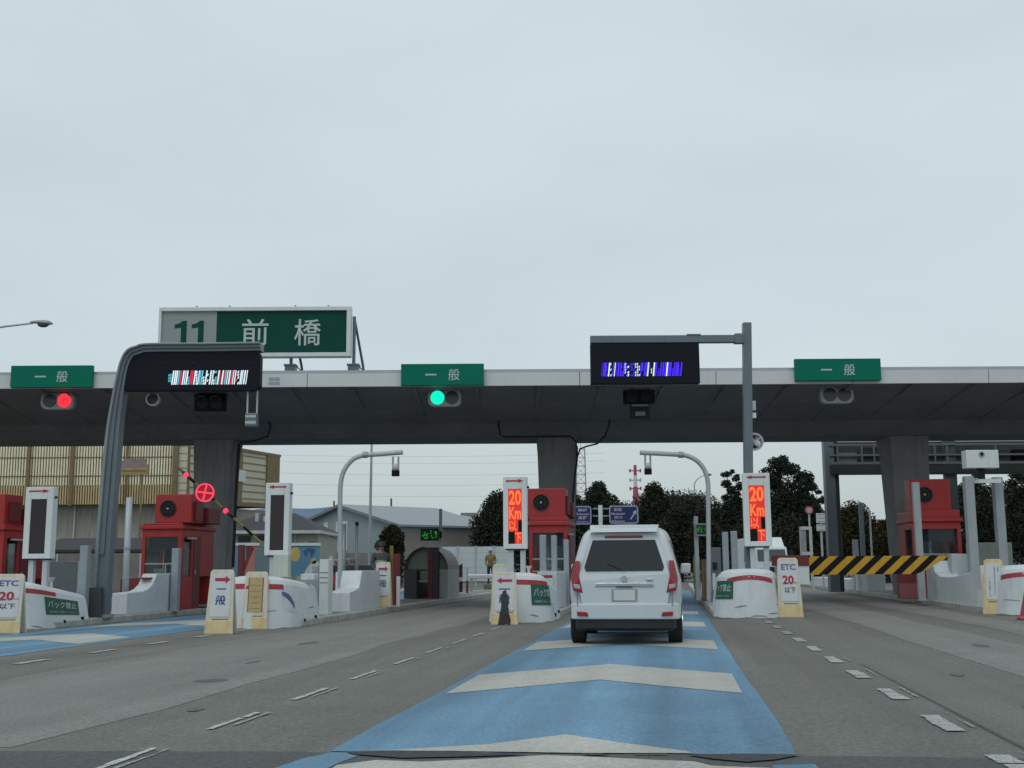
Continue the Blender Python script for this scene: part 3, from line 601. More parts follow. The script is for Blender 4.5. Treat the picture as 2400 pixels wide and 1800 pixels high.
# ------------------------------------------------------------------ LED speed signs
LEDO = mat('led orange', (1.0, .15, .03), emit=1.25); BLOOMR = mat('led red bloom', (.62, .015, .008), emit=1.0)
DKP = mat('unlit led panel', (.030, .020, .022), .5, var=.1)
def speed_sign(px0, py0, px1, py1, Y, dirn, lit, label, pole_w=.12, box=None):
    x, z, w_, h_ = rect(px0, py0, px1, py1, Y); zb = gz(x) + .15
    t = thing('speed_display', label, 'sign', (x, Y, zb), -TH * .9, 'upright speed displays on the island noses'); z0 = z - h_ / 2 - zb; z1 = z0 + h_
    pw_, ph0, ph1 = w_ * .285, z0 + h_ * .068, z1 - h_ * .172
    b = MB().bx(-w_ / 2, -pw_, 0, .24, z0, z1).bx(pw_, w_ / 2, 0, .24, z0, z1).bx(-pw_, pw_, 0, .24, z0, ph0).bx(-pw_, pw_, 0, .24, ph1, z1).bx(-pw_, pw_, .05, .23, ph0, ph1)
    b.build('cabinet', WHITEM, t, bevel=.012)
    MB().bx(-pw_, pw_, .02, .05, ph0, ph1).build('display_panel', DKP if not lit else BLACK, t)
    am = MB(); xa, xb = (-w_ * .38, w_ * .36) if dirn > 0 else (w_ * .36, -w_ * .38)
    arrow(am, xa, xb, z1 - h_ * .058, h_ * .022, w_ * .22, -.004, 0).build('arrow', REDT, t)
    if lit:
        hh = ph1 - ph0
        g = MB().bx(-pw_, pw_, .012, .02, ph0 + hh * .43, ph1).bx(-pw_, pw_ * .45, .012, .02, ph0 + hh * .22, ph0 + hh * .43).bx(-pw_ * .05, pw_, .012, .02, ph0, ph0 + hh * .22)
        g.build('glow_cells', BLOOMR, t)  # red bloom around the lit characters, built in as glowing plates
        text('20', pw_ * 1.8, hh * .27, LEDO, t, 0, .009, ph0 + hh * .845, .03)
        text('Km', pw_ * 1.8, hh * .22, LEDO, t, 0, .009, ph0 + hh * .56, .03)
        text('以', pw_ * 1.15, hh * .19, LEDO, t, -pw_ * .35, .009, ph0 + hh * .33, .014)
        text('下', pw_ * .95, hh * .19, LEDO, t, pw_ * .45, .009, ph0 + hh * .11, .03)
    MB().bx(-w_ * .30, -w_ * .30 + pole_w, .06, .18, 0, z0 + .001).build('post', LGREY, t); MB().bx(w_ * .2, w_ * .2 + pole_w, .06, .18, 0, z0 + .001).build('post', LGREY, t)
    MB().bx(-w_ * .4, w_ * .4, .02, .22, z0 - .03, z0).build('bracket', DARK, t)
    if box: MB().bx(*box).build('control_box', mat('cream box', (.47, .50, .44), .5, var=.06, dirt=.2), t, bevel=.015)
    MB().bx(w_ / 2, w_ / 2 + .05, .08, .12, z1 - h_ * .16, z1 - h_ * .13).build('latch', BLACK, t)
speed_sign(54, 1141, 123, 1309, 27.3, 1, False, 'unlit upright display with right arrow, on the nose carrying the long green notice')
speed_sign(620, 1131, 678, 1301, 26.9, -1, False, 'unlit upright display with left arrow, on the nose with the purple patch', box=(-.02, .33, -.12, .1, .92, 1.43))
speed_sign(1179, 1117, 1235, 1286, 28.4, 1, True, 'upright display lit orange, right arrow on top, beside the middle red booth')
speed_sign(1743, 1108, 1806, 1280, 28.55, -1, True, 'upright display lit orange, left arrow on top, beside the square grey pole')

# ------------------------------------------------------------------ island noses
LEV = [(0, 1.0), (.10, .985), (.45, .93), (.80, .875), (.95, .845), (1.04, .79), (1.10, .70), (1.135, .55), (1.15, .25)]
def nose(s0, tc_, w_, ln, label, stripe=(-1.0, .55), sign=None, patch=False, drop=.12, hs=1.0, flare=0.0):
    r = w_ / 2; o = L(s0, tc_)
    t = thing('island_nose', label, 'barrier', o, -TH, 'white concrete noses at the heads of the islands')
    qa = r * math.pi / 2
    def ol(a, k):
        """a: metres along the outline from the front, + to the right"""
        if abs(a) <= qa: f = a / r; x, y = r * math.sin(f), r - r * math.cos(f)
        else: x = math.copysign(r, a); y = r + abs(a) - qa
        return x * k, (r + (y - r) * k if y < r else y)
    def kz(z):
        z /= hs
        for (z0, k0), (z1, k1) in zip(LEV, LEV[1:]):
            if z <= z1: return k0 + (k1 - k0) * (z - z0) / (z1 - z0)
        return LEV[-1][1]
    A = [qa * k / 9 for k in range(-9, 10)]; back = qa + ln - r
    A = [-back, -(qa + (ln - r) * .5)] + A + [qa + (ln - r) * .5, back]
    rings = []
    for z, k in LEV:
        z *= hs
        rings.append([(*ol(a, k), z - (drop * max(0, ol(a, k)[1] - .1) / ln * z)) for a in A])
    MB().loft(rings).build('nose_block', WHITE, t, smooth=False, bevel=.015)
    def surf(a, z, off):
        x, y = ol(a, kz(z)); e = .01
        x1, y1 = ol(a + e, kz(z)); d = Vector((x1 - x, y1 - y, 0)).normalized(); n_ = Vector((d.y, -d.x, 0))
        return Vector((x, y, z - (drop * max(0, y - .1) / ln * z))) + n_ * off
    def patch_(a0, a1, zf, m, name, off=.006, n=16):
        mb = MB(); vs = []
        for k in range(n + 1):
            a = a0 + (a1 - a0) * k / n; zl, zh = zf(k / n); vs += [surf(a, zl, off), surf(a, zh, off), surf(a, zl, -.02), surf(a, zh, -.02)]
        mb.add(vs, [f for k in range(n) for f in ((4 * k, 4 * k + 4, 4 * k + 5, 4 * k + 1), (4 * k + 1, 4 * k + 5, 4 * k + 7, 4 * k + 3), (4 * k + 4, 4 * k, 4 * k + 2, 4 * k + 6))] + [(0, 1, 3, 2), (4 * n, 4 * n + 2, 4 * n + 3, 4 * n + 1)])
        return mb.build(name, m, t)
    patch_(stripe[0], stripe[1], lambda u: ((.80 + .075 * math.sin(math.pi * u)) * hs, (.905 + .075 * math.sin(math.pi * u)) * hs) if drop == .12 or drop == .05 else (.845 * hs, .955 * hs), REDS, 'red_stripe')
    if sign:
        a0, a1, z0, z1 = sign
        p = patch_(a0, a1, lambda u: (z0, z1), GRND if False else mat('notice green', (.008, .085, .055), .45, var=.1, dirt=.15), 'notice_plate', .012)
        am, zm, ww, hh = (a0 + a1) / 2, (z0 + z1) / 2, a1 - a0, z1 - z0
        wp = lambda x, z, dz: surf(am + x, zm + z + dz, .018)
        text('バック禁止', ww * .86, hh * .42, LET, p, bold=.008, warp=lambda x, z: wp(x, z, hh * .12))
        text('後続車に注意して下さい', ww * .82, hh * .10, LET, p, name='small_lettering', warp=lambda x, z: wp(x, z, -hh * .33))
    if patch:
        patch_(.88, 1.42, lambda u: (.74 - .30 * u ** 1.3 - .02, .80 - .25 * u ** 2), PURP, 'purple_patch')
        patch_(1.0, 1.5, lambda u: (.40 - .08 * u, .55 - .20 * u), BOARDW, 'torn_sticker', .005)
        MB().bx(r - .35, r - .02, ln - .5, ln - .15, 1.0, 1.14).build('step_block', WHITE, t, bevel=.02)
    rs = random.Random(int(s0 * 10 + tc_ * 7))
    for _ in range(7):
        a0 = rs.uniform(-1.0, back - .6); z0 = rs.uniform(.04, .45); ln_ = rs.uniform(.12, .5); hz = rs.uniform(.008, .03); sl__ = rs.uniform(-.06, .06)
        patch_(a0, min(a0 + ln_, back - .1), lambda u: (z0 + sl__ * u, z0 + sl__ * u + hz * math.sin(math.pi * (.08 + .84 * u)) + .004), mat('rubber scuff', (.20, .20, .20), .8, var=.3, scale=20), 'scuff_mark', .004, 8)
    patch_(-back + .1, back - .1, lambda u: (.002, .022 + .016 * math.sin(u * 23) * math.sin(u * 61)), mat('base grime', (.26, .25, .22), .9, var=.4, scale=9), 'base_grime', .004, 60)
    for a, z in ((back - .35, .17), (back - 1.2, .13)):
        q = surf(a, z, .01); MB().bx(q.x - .03, q.x + .02, q.y - .035, q.y + .035, z - .03, z + .04).build('anchor_bolt', BLACK, t)
    return t
nose(24.1, -14.78, 1.86, 2.9, 'white concrete island nose with the long green notice on its right flank', (-1.05, 2.0), (1.48, 2.98, .36, .80), drop=.35)
nose(24.1, -8.93, 1.66, 2.7, 'white concrete island nose with a torn purple patch', (-1.0, .95), None, True, drop=.18)
nose(26.1, -3.44, 1.44, 2.7, 'white concrete island nose with green notice, behind two stacked cream boards', (-1.0, 1.05), (.36, 1.25, .40, .86), drop=.3)
nose(27.6, 1.72, 1.60, 2.6, 'white concrete island nose with green notice on its left, beside the striped barrier', (-.62, .70), (-1.22, -.42, .44, .86), drop=.12)
nose(27.9, 8.17, 1.64, 2.6, 'white concrete island nose cut off by the right edge of the picture', (-1.15, .95), None, drop=.05)

# ------------------------------------------------------------------ sandwich boards
def board(px, py, label, faces, w0=.57, w1=.47, h=1.25, rz=-TH * .5, Y=None, h0=0.0, plain=False, cat='sandwich board', grp='cream sandwich boards by the islands', pale=True, side=None):
    if Y is None:
        d = FW + RT * ((px - 1200) / FOC) + UP * ((900 - py) / FOC); k = (h0 - CH) / (d.z - SLOPE * d.x); b = Vector((d.x * k, d.y * k, CH + d.z * k))
    else: b = P(px, py, Y); b.z = gz(b.x) + h0
    t = thing('sandwich_board', label, cat, b, rz, grp)
    dp = .34
    def leaf(sgn, name):
        yb = 0 if sgn > 0 else dp; yt = dp * .42 if sgn > 0 else dp * .58; th = .045 * sgn
        body = MB().loft([[(-w0 / 2, yb, 0), (w0 / 2, yb, 0), (w0 / 2, yb + th, 0), (-w0 / 2, yb + th, 0)], [(-w0 / 2 + .01, yb + (yt - yb) * .22, h * .22), (w0 / 2 - .01, yb + (yt - yb) * .22, h * .22), (w0 / 2 - .01, yb + (yt - yb) * .22 + th, h * .22), (-w0 / 2 + .01, yb + (yt - yb) * .22 + th, h * .22)],
                          [(-w1 / 2, yt - (yt - yb) * .04, h * .96), (w1 / 2, yt - (yt - yb) * .04, h * .96), (w1 / 2, yt - (yt - yb) * .04 + th, h * .96), (-w1 / 2, yt - (yt - yb) * .04 + th, h * .96)], [(-w1 / 2 + .04, yt, h), (w1 / 2 - .04, yt, h), (w1 / 2 - .04, yt + th, h), (-w1 / 2 + .04, yt + th, h)]])
        return body.build(name, CREAMP if pale else CREAM, t, bevel=.012)
    fl = leaf(1, 'front_leaf'); leaf(-1, 'rear_leaf')
    def slab(name, x0, x1, z0, z1, m, y=-.008, th=.012, parent=t):
        f = lambda z: dp * .42 * z / h
        return MB().add([(x0, f(z0) + y, z0), (x1, f(z0) + y, z0), (x1, f(z1) + y, z1), (x0, f(z1) + y, z1), (x0, f(z0) + y + th, z0), (x1, f(z0) + y + th, z0), (x1, f(z1) + y + th, z1), (x0, f(z1) + y + th, z1)],
                        [(0, 1, 2, 3), (7, 6, 5, 4), (1, 0, 4, 5), (3, 2, 6, 7), (2, 1, 5, 6), (0, 3, 7, 4)]).build(name, m, parent, bevel=.003)
    slab('base_panel', -w0 * .47, w0 * .47, .02, h * .21, CREAM, -.006)
    slab('slot', -w1 * .33, w1 * .37, h * .225, h * .24, mat('slot shadow', (.16, .12, .06), .8), -.004, .006)
    if plain:
        fw = w1 * .30
        s_ = slab('recess_panel', -fw, fw, h * .30, h * .90, mat('deeper cream', (.50, .37, .17), .55, var=.1, dirt=.2), -.010)
        for k in range(5): slab('groove', -fw * .85, fw * .85, h * (.36 + .1 * k), h * (.366 + .1 * k), mat('slot shadow', (0, 0, 0)), -.013, .004, s_)
        slab('recess_edge', fw, fw + .02, h * .30, h * .90, mat('dark cream', (.18, .12, .05), .7), -.009); slab('recess_edge', -fw - .02, -fw, h * .30, h * .90, mat('dark cream', (0, 0, 0)), -.009)
    else:
        face = slab('sign_face', -w1 * .42, w1 * .42, h * .27, h * .93, BOARDW, -.012)
        f = lambda x, z, z0, cx=0: Vector((cx + x, dp * .42 * (z0 + z) / h - .0165, z0 + z))
        for kind, a in faces:
            if kind == 'text':
                body, ww, hh, cx, z0, m, bold = a
                text(body, ww * w1, hh * h, m, face, bold=bold, warp=lambda x, z, z0=z0, cx=cx: f(x, z, z0 * h, cx * w1))
            elif kind == 'arrow':
                x0, x1, z0 = a; mb = MB(); arrow(mb, x0 * w1, x1 * w1, 0, h * .05, w1 * .2, 0, .003)
                mb.v = [tuple(Vector((x, dp * .42 * (z0 * h + z) / h - .0165 + y, z0 * h + z))) for x, y, z in mb.v]; mb.build('arrow', REDT, face)
            elif kind == 'stain':
                mb = MB(); rnd = random.Random(4); pts = []
                for k in range(26):
                    an = 2 * math.pi * k / 26; rr = 1 + rnd.uniform(-.25, .25); pts.append((a[0] * w1 + rr * math.cos(an) * a[2] * w1 * (1 + .3 * math.sin(an)), (a[1] + rr * math.sin(an) * a[3]) * h))
                mb.add([(x, dp * .42 * z / h - .0175, z) for x, z in pts], [tuple(range(26))]); mb.build('dark_stain', a[4], face)
    return t
IP = [('arrow', (-.27, .38, .845)), ('text', ('一', .42, .018, .02, .70, NAVY, .03)), ('text', ('般', .44, .155, .02, .525, NAVY, .02))]
board(511, 1487, 'cream board with red right arrow and blue lettering standing nearest the blue patch', IP)
board(594, 1476, 'cream board turned backwards, blank ribbed panel showing', [], plain=True, h=1.2)
board(895, 1417, 'small looking cream board with red right arrow in front of the dark red post', [('arrow', (-.3, .36, .845)), ('text', ('一', .5, .02, .02, .70, NAVY, .03)), ('text', ('般', .5, .17, .02, .52, NAVY, .02))], Y=34.0, h0=.15, w0=.50, w1=.42, h=1.28)
b1 = board(1182, 1465, 'front cream board of a stacked pair, red left arrow and dark stain', [('arrow', (.33, -.33, .84)), ('text', ('一', .5, .022, 0, .68, NAVY, .03)), ('text', ('般', .5, .17, 0, .5, NAVY, .02)),
      ('stain', (.02, .40, .2, .22, mat('dark stain', (.035, .04, .055), .7, var=.4, scale=14)))], h=1.12, w0=.58, w1=.50)
mb = MB(); rnd = random.Random(9); pts = [(x * .58, z) for x, z in [(-.24, .0), (-.2, .12), (-.17, .26), (-.1, .33), (.02, .36), (.12, .32), (.2, .2), (.24, .1), (.22, 0)]]
mb.add([(x, .34 * .42 * z / 1.12 - .012, z + .003) for x, z in pts], [tuple(range(len(pts)))]); mb.build('burnt_patch', mat('brown burn', (.045, .036, .03), .9, var=.4, scale=12), b1)
board(1176, 1450, 'rear cream board of the stacked pair, plain top showing', [], h=1.30, w0=.55, w1=.46)
ETC = [('text', ('ETC', .70, .10, 0, .845, PURP, .03)), ('text', ('20', .56, .15, -.04, .63, REDT, .035)), ('text', ('km', .17, .035, .33, .585, PURP, .0)), ('text', ('以下', .56, .095, .04, .46, BLKT, .02))]
board(1854, 1448, 'cream board reading ETC 20 beside the yellow and black barrier arm', ETC, w0=.58, w1=.46, h=1.36)
board(8, 1486, 'cream board reading ETC 20 cut off by the left edge of the picture', ETC, w0=.66, w1=.60, h=1.22)
bt = board(2331, 1441, 'deep cream board with small vertical black lettering near the right edge', [('text', ('係\n員\nの\n指\n示\nに\n従\nっ\nて\n下\nさ\nい', .09, .5, .1, .60, BLKT, .0)), ('text', ('一\n旦\n停\n止', .08, .34, -.2, .5, BLKT, .0)), ('text', ('注\n意', .09, .1, .3, .82, BLKT, .0))], w0=.52, w1=.38, h=1.27, rz=-.62, pale=False)
MB().prism([(.03, .02), (.31, .02), (.20, 1.24), (.15, 1.24)], -.20, .20, 'yz').build('side_wall', CREAM, bt)

# ------------------------------------------------------------------ white guard blocks beside the lanes
def guard(s0, t_in, side, prof, label, wid=.9):
    """prof: (metres down the lane from s0, height) outline of the flank; t_in: flank facing the lane; side -1: body lies left of it"""
    t = thing('guard_block', label, 'barrier', L(s0, t_in, .145), -TH, 'white stepped guard blocks on the islands')
    x1 = -wid if side < 0 else wid
    MB().prism([(y, z) for y, z in prof], min(0, x1), max(0, x1), 'yz').build('block', WHITE, t, bevel=.02)
    return t
stp = [(0, 0), (3.1, 0), (3.05, 1.04), (1.75, 1.04), (1.7, .98), (1.5, .76), (1.25, .64), (.95, .58), (0.02, .55)]
g1 = guard(29.2, -14.0, -1, stp, 'white guard block with curved step in front of the booth beside the leftmost column', wid=.42)
MB().bx(-.36, -.08, 1.45, 1.66, .90, .94).build('red_mark', REDD, g1)
g2 = guard(29.8, -8.25, -1, [(0, 0), (3.2, 0), (3.15, 1.05), (1.2, 1.05), (.95, .62), (.6, .56), (.02, .5)], 'white guard block behind the torn purple patch nose', wid=.55)
g3 = guard(30.2, 7.42, 1, [(0, 0), (6.3, 0), (6.25, 1.12), (5.4, 1.12), (5.1, .80), (4.4, .68), (3.0, .68), (1.2, .80), (0, .98)], 'long white guard block sagging in the middle below the barrier arm tip', wid=.55)
MB().bx(-.012, 0, 5.35, 6.1, .55, 1.08).build('white_patch', BOARDW, g3); MB().bx(-.013, -.001, 5.5, 6.0, 1.0, 1.08).build('red_mark', REDS, g3)
guard(47.5, 7.42, 1, [(0, 0), (18, 0), (18, .35), (17, .42), (4.2, .42), (3.2, .55), (2.6, .8), (2.2, .98), (.05, 1.0)], 'long low white guard block far behind the barrier arm', wid=.7)
g4 = guard(30.5, -2.98, -1, [(0, 0), (2.8, 0), (2.8, .95), (.1, .95)], 'grey guard block between the nose and the middle booth', wid=.5)
MB().bx(-.42, -.08, -.02, 0, .55, .98).build('plate', BOARDW, g4); MB().bx(-.40, -.1, -.024, -.02, .80, .87).build('red_mark', REDS, g4)

# ------------------------------------------------------------------ bollards, posts, small island gear
def post(name, px0, px1, pyt, Y, label, group=None, m=GALV, rnd_=False, cap=None, pyb=None, lean=0):
    px = (px0 + px1) / 2; a = P(px, pyt, Y); z0 = gz(a.x) + .14; r = (W(px1, Y) - W(px0, Y)) / 2
    if pyb: b = P(px, pyb, Y); z0 = b.z
    b0 = P(px - lean, 1400, Y)
    t = thing(name, label, 'post', (a.x, Y, z0), -TH, group); hgt = a.z - z0
    if rnd_: MB().tube([(0, 0, 0), (0, 0, hgt)], r, 12).build('shaft', m, t, smooth=True)
    else: MB().bx(-r, r, -r, r, 0, hgt).build('shaft', m, t, bevel=.012)
    if cap: MB().tube([(0, 0, hgt), (0, 0, hgt + .12)], r * 1.25, 12).build('cap', cap, t)
    MB().bx(-r * 1.5, r * 1.5, -r * 1.5, r * 1.5, 0, .02).build('base_plate', GALV, t)
    return t
GB = 'square steel guard posts on the islands'
post('guard_post', 192, 211, 1279, 28.9, 'square steel guard post just left of the curved grey frame', GB)
post('guard_post', 243, 262, 1281, 29.8, 'square steel guard post just right of the curved grey frame', GB)
post('guard_post', 406, 423, 1285, 33.4, 'square steel guard post at the right corner of the booth below the ring lamp', GB)
post('guard_post', 1265, 1280, 1254, 31.6, 'square steel guard post left of a pair before the middle booth', GB)
post('guard_post', 1292, 1305, 1255, 31.2, 'square steel guard post right of a pair before the middle booth', GB)
post('guard_post', 1321, 1333, 1265, 33.5, 'slim square steel guard post at the right corner of the middle booth', GB)
post('guard_post', 1692, 1706, 1247, 31.6, 'left square steel post of the pair behind the nose with left green notice', GB)
post('guard_post', 1712, 1727, 1245, 31.6, 'right square steel post of the pair behind the nose with left green notice', GB)
tp = post('tall_post', 296, 311, 1166, 32.2, 'tall pale round post with two bands left of the red booth', m=LGREY, rnd_=True)
for z_ in (.9, 1.7): MB().tube([(0, 0, z_), (0, 0, z_ + .06)], .105, 12).build('band', GALV, tp)
post('tall_post', 2137, 2153, 1131, 33.9, 'tall pale square post standing before the right red booth', m=mat('post grey', (.34, .38, .40), .5, metal=.1, var=.08, dirt=.15))
post('dark_red_post', 560, 573, 1277, 28.6, 'dark red square post behind the backward cream board', m=mat('rust red paint', (.12, .022, .018), .6, var=.3, dirt=.4))
post('dark_red_post', 923, 937, 1298, 35.6, 'dark red post behind the small board with right arrow', m=REDD)
post('striped_post', 914, 922, 1279, 36.2, 'yellow and black post beside the dark red post', m=mat('dull yellow', (.25, .2, .05), .6, var=.25))
post('white_stub', 930, 938, 1351, 34.6, 'short white stub post beside the dark red post', m=WHITEM)
post('pipe_post', 801, 812, 1228, 36.6, 'grey pipe post beside the left curved camera pole', m=GALV, rnd_=True)
post('pipe_post', 833, 840, 1232, 37.2, 'slim grey post with dark cap behind the red chain rail', m=GALV, rnd_=True, cap=DARK)
c = rect(752, 1300, 770, 1430, 29.0); t = thing('cabinet', 'slim white louvred cabinet behind the purple patched nose', 'cabinet', (c[0], 29.0, gz(c[0]) + .145), -TH)
MB().bx(-.11, .12, -.1, .3, 0, 1.33).build('body', WHITEM, t, bevel=.012)
for k in range(3): MB().bx(-.1, .11, -.105, -.1, 1.0 - .12 * k, 1.02 - .12 * k).build('louvre', GREYP, t)
c = rect(746, 1300, 758, 1395, 29.6); t = thing('cabinet', 'grey steel cabinet beside the slim white louvred cabinet', 'cabinet', (c[0] - .15, 29.5, gz(c[0]) + .145), -TH)
MB().bx(-.25, .15, -.1, .35, 0, 1.0).bx(-.02, .15, -.1, .3, 1.0, 1.2).build('body', GALV, t, bevel=.015)
# red fire extinguisher and chain rail on the second island
e = P(777, 1385, 31.4); t = thing('fire_extinguisher', 'red fire extinguisher standing on the white guard block', 'extinguisher', (e.x, 31.4, gz(e.x) + .62), -TH)
MB().tube([(0, 0, 0), (0, 0, .44), (0, 0, .52), (0, 0, .56)], [.085, .085, .05, .03], 14).build('bottle', mat('bright red paint', (.45, .02, .06), .4, var=.1), t, smooth=True); MB().bx(-.06, .08, -.02, .02, .56, .62).tube([(.06, 0, .58), (.14, 0, .42), (.12, 0, .2)], .014, 6).build('nozzle', BLACK, t)
MB().bx(.11, .16, -.02, .03, -.05, .55).build('stand', WHITEM, t)
a, b = P(776, 1312, 36.4), P(836, 1308, 37.5)
t = thing('chain_rail', 'white rail hung with red and white chain between two knobs', 'rail', (a.x, 36.4, a.z)); d = b - a
MB().tube([(0, 0, -.02), tuple(d + Vector((0, 0, -.02)))], .03, 8).build('rail', WHITEM, t)
for k in range(2):
    m = (REDS, WHITEM)[k]; mb = MB(); n = 14
    for i in range(k, n, 2): p = d * (i / n); q = d * ((i + 1) / n); mb.tube([p + Vector((0, -.04, -.08 - .05 * math.sin(i / n * math.pi * 4) ** 2)), q + Vector((0, -.04, -.08 - .05 * math.sin((i + 1) / n * math.pi * 4) ** 2))], .028, 6)
    mb.build('chain_links', m, t)
for p in (Vector(), d): MB().tube([p + Vector((0, 0, .12)), p + Vector((0, 0, -.2)), p + Vector((0, 0, -(a.z - gz(a.x) - .14)))], [.07, .06, .045], 10).build('knob_post', WHITEM, t)

# ------------------------------------------------------------------ barrier with ring lamp (left)
LAMPK = mat('lit pink red lamp', (1.0, .05, .11), emit=1.15); LAMPD = mat('dim red lamp', (.36, .0, .015), emit=.8)
YA = 31.0
pv = P(616, 1276, YA); tip = P(413, 1092, YA)
t = thing('barrier_arm', 'raised thin barrier arm with a glowing red ring lamp', 'barrier', (pv.x, YA, gz(pv.x) + .145)); off = Vector((0, 0, pv.z - gz(pv.x) - .145))
d = (tip - pv); Ld = d.length; d = d.normalized()
n = 9; seg = [[], []]
for k in range(n):
    seg[k % 2].append((off + d * (Ld * k / n), off + d * (Ld * (k + 1) / n)))
for m, sg, nm in ((mat('arm yellow', (.22, .17, .05), .6, var=.2), seg[0], 'yellow_section'), (BLACK, seg[1], 'black_section')):
    mb = MB()
    for a, b in sg: mb.tube([a, b], .035, 8)
    mb.build(nm, m, t)
def onarm(px): 
    f_ = (px - 616) / (413 - 616); return off + d * (Ld * f_)
c = onarm(484.5) + Vector((-.02, -.09, P(484, 1155, YA).z - (pv.z + d.z * Ld * (484.5 - 616) / (413 - 616))))
R_ = .245
rg = MB().ring((c.x, c.z), R_ * .86, R_, c.y - .03, c.y + .03, 36).build('ring_lamp', LAMPK, t)
x_ = MB()
for an in (-.13, 1.38): x_.tube([(c.x - R_ * .9 * math.cos(an), c.y, c.z - R_ * .9 * math.sin(an) * (1 if an > 0 else 1)), (c.x + R_ * .9 * math.cos(an), c.y, c.z + R_ * .9 * math.sin(an))], .026, 8)
x_.build('cross_bar', LAMPK, t)
sec = MB()
for a0, a1 in ((95, 165), (275, 345), (185, 250), (30, 70)):
    sec.add([(c.x, c.y + .02, c.z)] + [(c.x + R_ * .86 * math.cos(math.radians(a_)), c.y + .02, c.z + R_ * .86 * math.sin(math.radians(a_))) for a_ in [a0 + (a1 - a0) * k / 6 for k in range(7)]], [tuple(range(8))])
sec.build('reflector', LAMPD, t)
for px in (437, 530):
    q = onarm(px); MB().tube([q + Vector((0, -.02, 0)), q + Vector((0, -.09, 0))], [.075, .055], 12).build('arm_lamp', LAMPK, t); MB().tube([q - d * .13, q + d * .13], .05, 8).build('lamp_holder', REDD, t)
MB().bx(-.2, .2, -.05, .3, 0, off.z - .1).bx(-.08, .08, -.05, .1, off.z - .1, off.z + .08).build('machine_cabinet', GREYP, t, bevel=.015)

# raised barrier with unlit ring lamp by the right pole
YB2 = 30.6
b_ = P(1768, 1300, YB2); t = thing('barrier_arm', 'upright barrier arm with an unlit white ring lamp beside the square grey pole', 'barrier', (b_.x, YB2, gz(b_.x) + .145))
zz = lambda py: P(1766, py, YB2).z - gz(b_.x) - .145
MB().tube([(0, 0, .7), (-.02, 0, zz(985))], .035, 8).build('arm', mat('arm yellow', (0, 0, 0)), t); MB().tube([(-.02, 0, zz(985)), (-.02, 0, zz(940))], .03, 8).build('arm_tip', BLACK, t)
c = (P(1767, 1036, YB2).x - b_.x, zz(1036))
RINGW = mat('unlit ring lamp', (.50, .42, .46), .4, var=.1); MB().ring(c, .185, .235, -.1, -.04, 32).build('ring_lamp', RINGW, t)
MB().disc(c, .185, -.06, -.05, 28).build('reflector', mat('dull violet reflector', (.27, .24, .30), .35, var=.2, scale=6), t)
x_ = MB()
for an in (.55, 2.3): x_.tube([(c[0] - .19 * math.cos(an), -.075, c[1] - .19 * math.sin(an)), (c[0] + .19 * math.cos(an), -.075, c[1] + .19 * math.sin(an))], .02, 8)
x_.build('cross_bar', RINGW, t)
MB().disc((c[0] + .08, c[1] - .04), .075, -.085, -.07).build('white_reflector', WHITEM, t); MB().disc((c[0], c[1] + .13), .03, -.09, -.07).disc((c[0], c[1] - .13), .04, -.09, -.07).build('bolt', BLACK, t)
MB().bx(-.2, .2, -.1, .25, 0, .7).build('machine_cabinet', GREYP, t, bevel=.015)

# ------------------------------------------------------------------ yellow and black barrier across the right lane
YS = 30.9
x, z, w_, h_ = rect(1896, 1303, 2212, 1346, YS); p0 = P(1810, 1320, YS)
t = thing('striped_barrier', 'wide yellow and black striped barrier arm closing the right lane', 'barrier', (x, YS, gz(x)))
zc = z - gz(x); z0, z1 = zc - h_ / 2, zc + h_ / 2; xl, xr = -w_ / 2, w_ / 2
outl = [(xl, z0), (xr - .75, z0), (xr - .55, z0 + .06), (xr, z1 - .10), (xr - .25, z1), (xl, z1)]
MB().prism(outl, 0, .05).build('arm_board', BLACK, t)
ym = MB(); k = 0; pitch_ = w_ / 7.35
for k in range(-1, 8):
    xb = xl + k * pitch_ + .0; sl_ = h_ * 1.12
    poly = [(xb, z0), (xb + pitch_ * .5, z0), (xb + pitch_ * .5 + sl_, z1), (xb + sl_, z1)]
    # clip to the board's ends
    def clip(poly, nx, nz, c_):
        o_ = []
        for i in range(len(poly)):
            a, b = poly[i], poly[(i + 1) % len(poly)]; da, db = a[0] * nx + a[1] * nz - c_, b[0] * nx + b[1] * nz - c_
            if da <= 0: o_.append(a)
            if da * db < 0: u = da / (da - db); o_.append((a[0] + (b[0] - a[0]) * u, a[1] + (b[1] - a[1]) * u))
        return o_
    poly = clip(poly, -1, 0, -xl - .004)
    A_, B_ = Vector((xr - .55, z0 + .06)), Vector((xr, z1 - .10)); dd = B_ - A_; nn = Vector((dd.y, -dd.x)).normalized()
    if poly: poly = clip(poly, nn.x, nn.y, nn.x * A_.x + nn.y * A_.y)
    if len(poly) > 2: ym.prism(poly, -.006, 0)
ym.build('yellow_stripes', YEL, t)
xa = p0.x - x
MB().bx(xa, xl, -.03, .09, z1 - .24, z1 + .03).build('red_arm', REDD, t, bevel=.012)
MB().bx(xa + .15, xa + .5, .1, .45, gz(p0.x) - gz(x) + .14, z1 - .25).build('machine_cabinet', LGREY, t, bevel=.015)
MB().bx(xa + .1, xa + .55, .02, .3, z1 - .245, z1 - .16).build('hinge', DARK, t)
MB().bx(xa + .62, xl, .0, .08, z0 - .25, z1 - .24).build('white_plate', WHITEM, t)

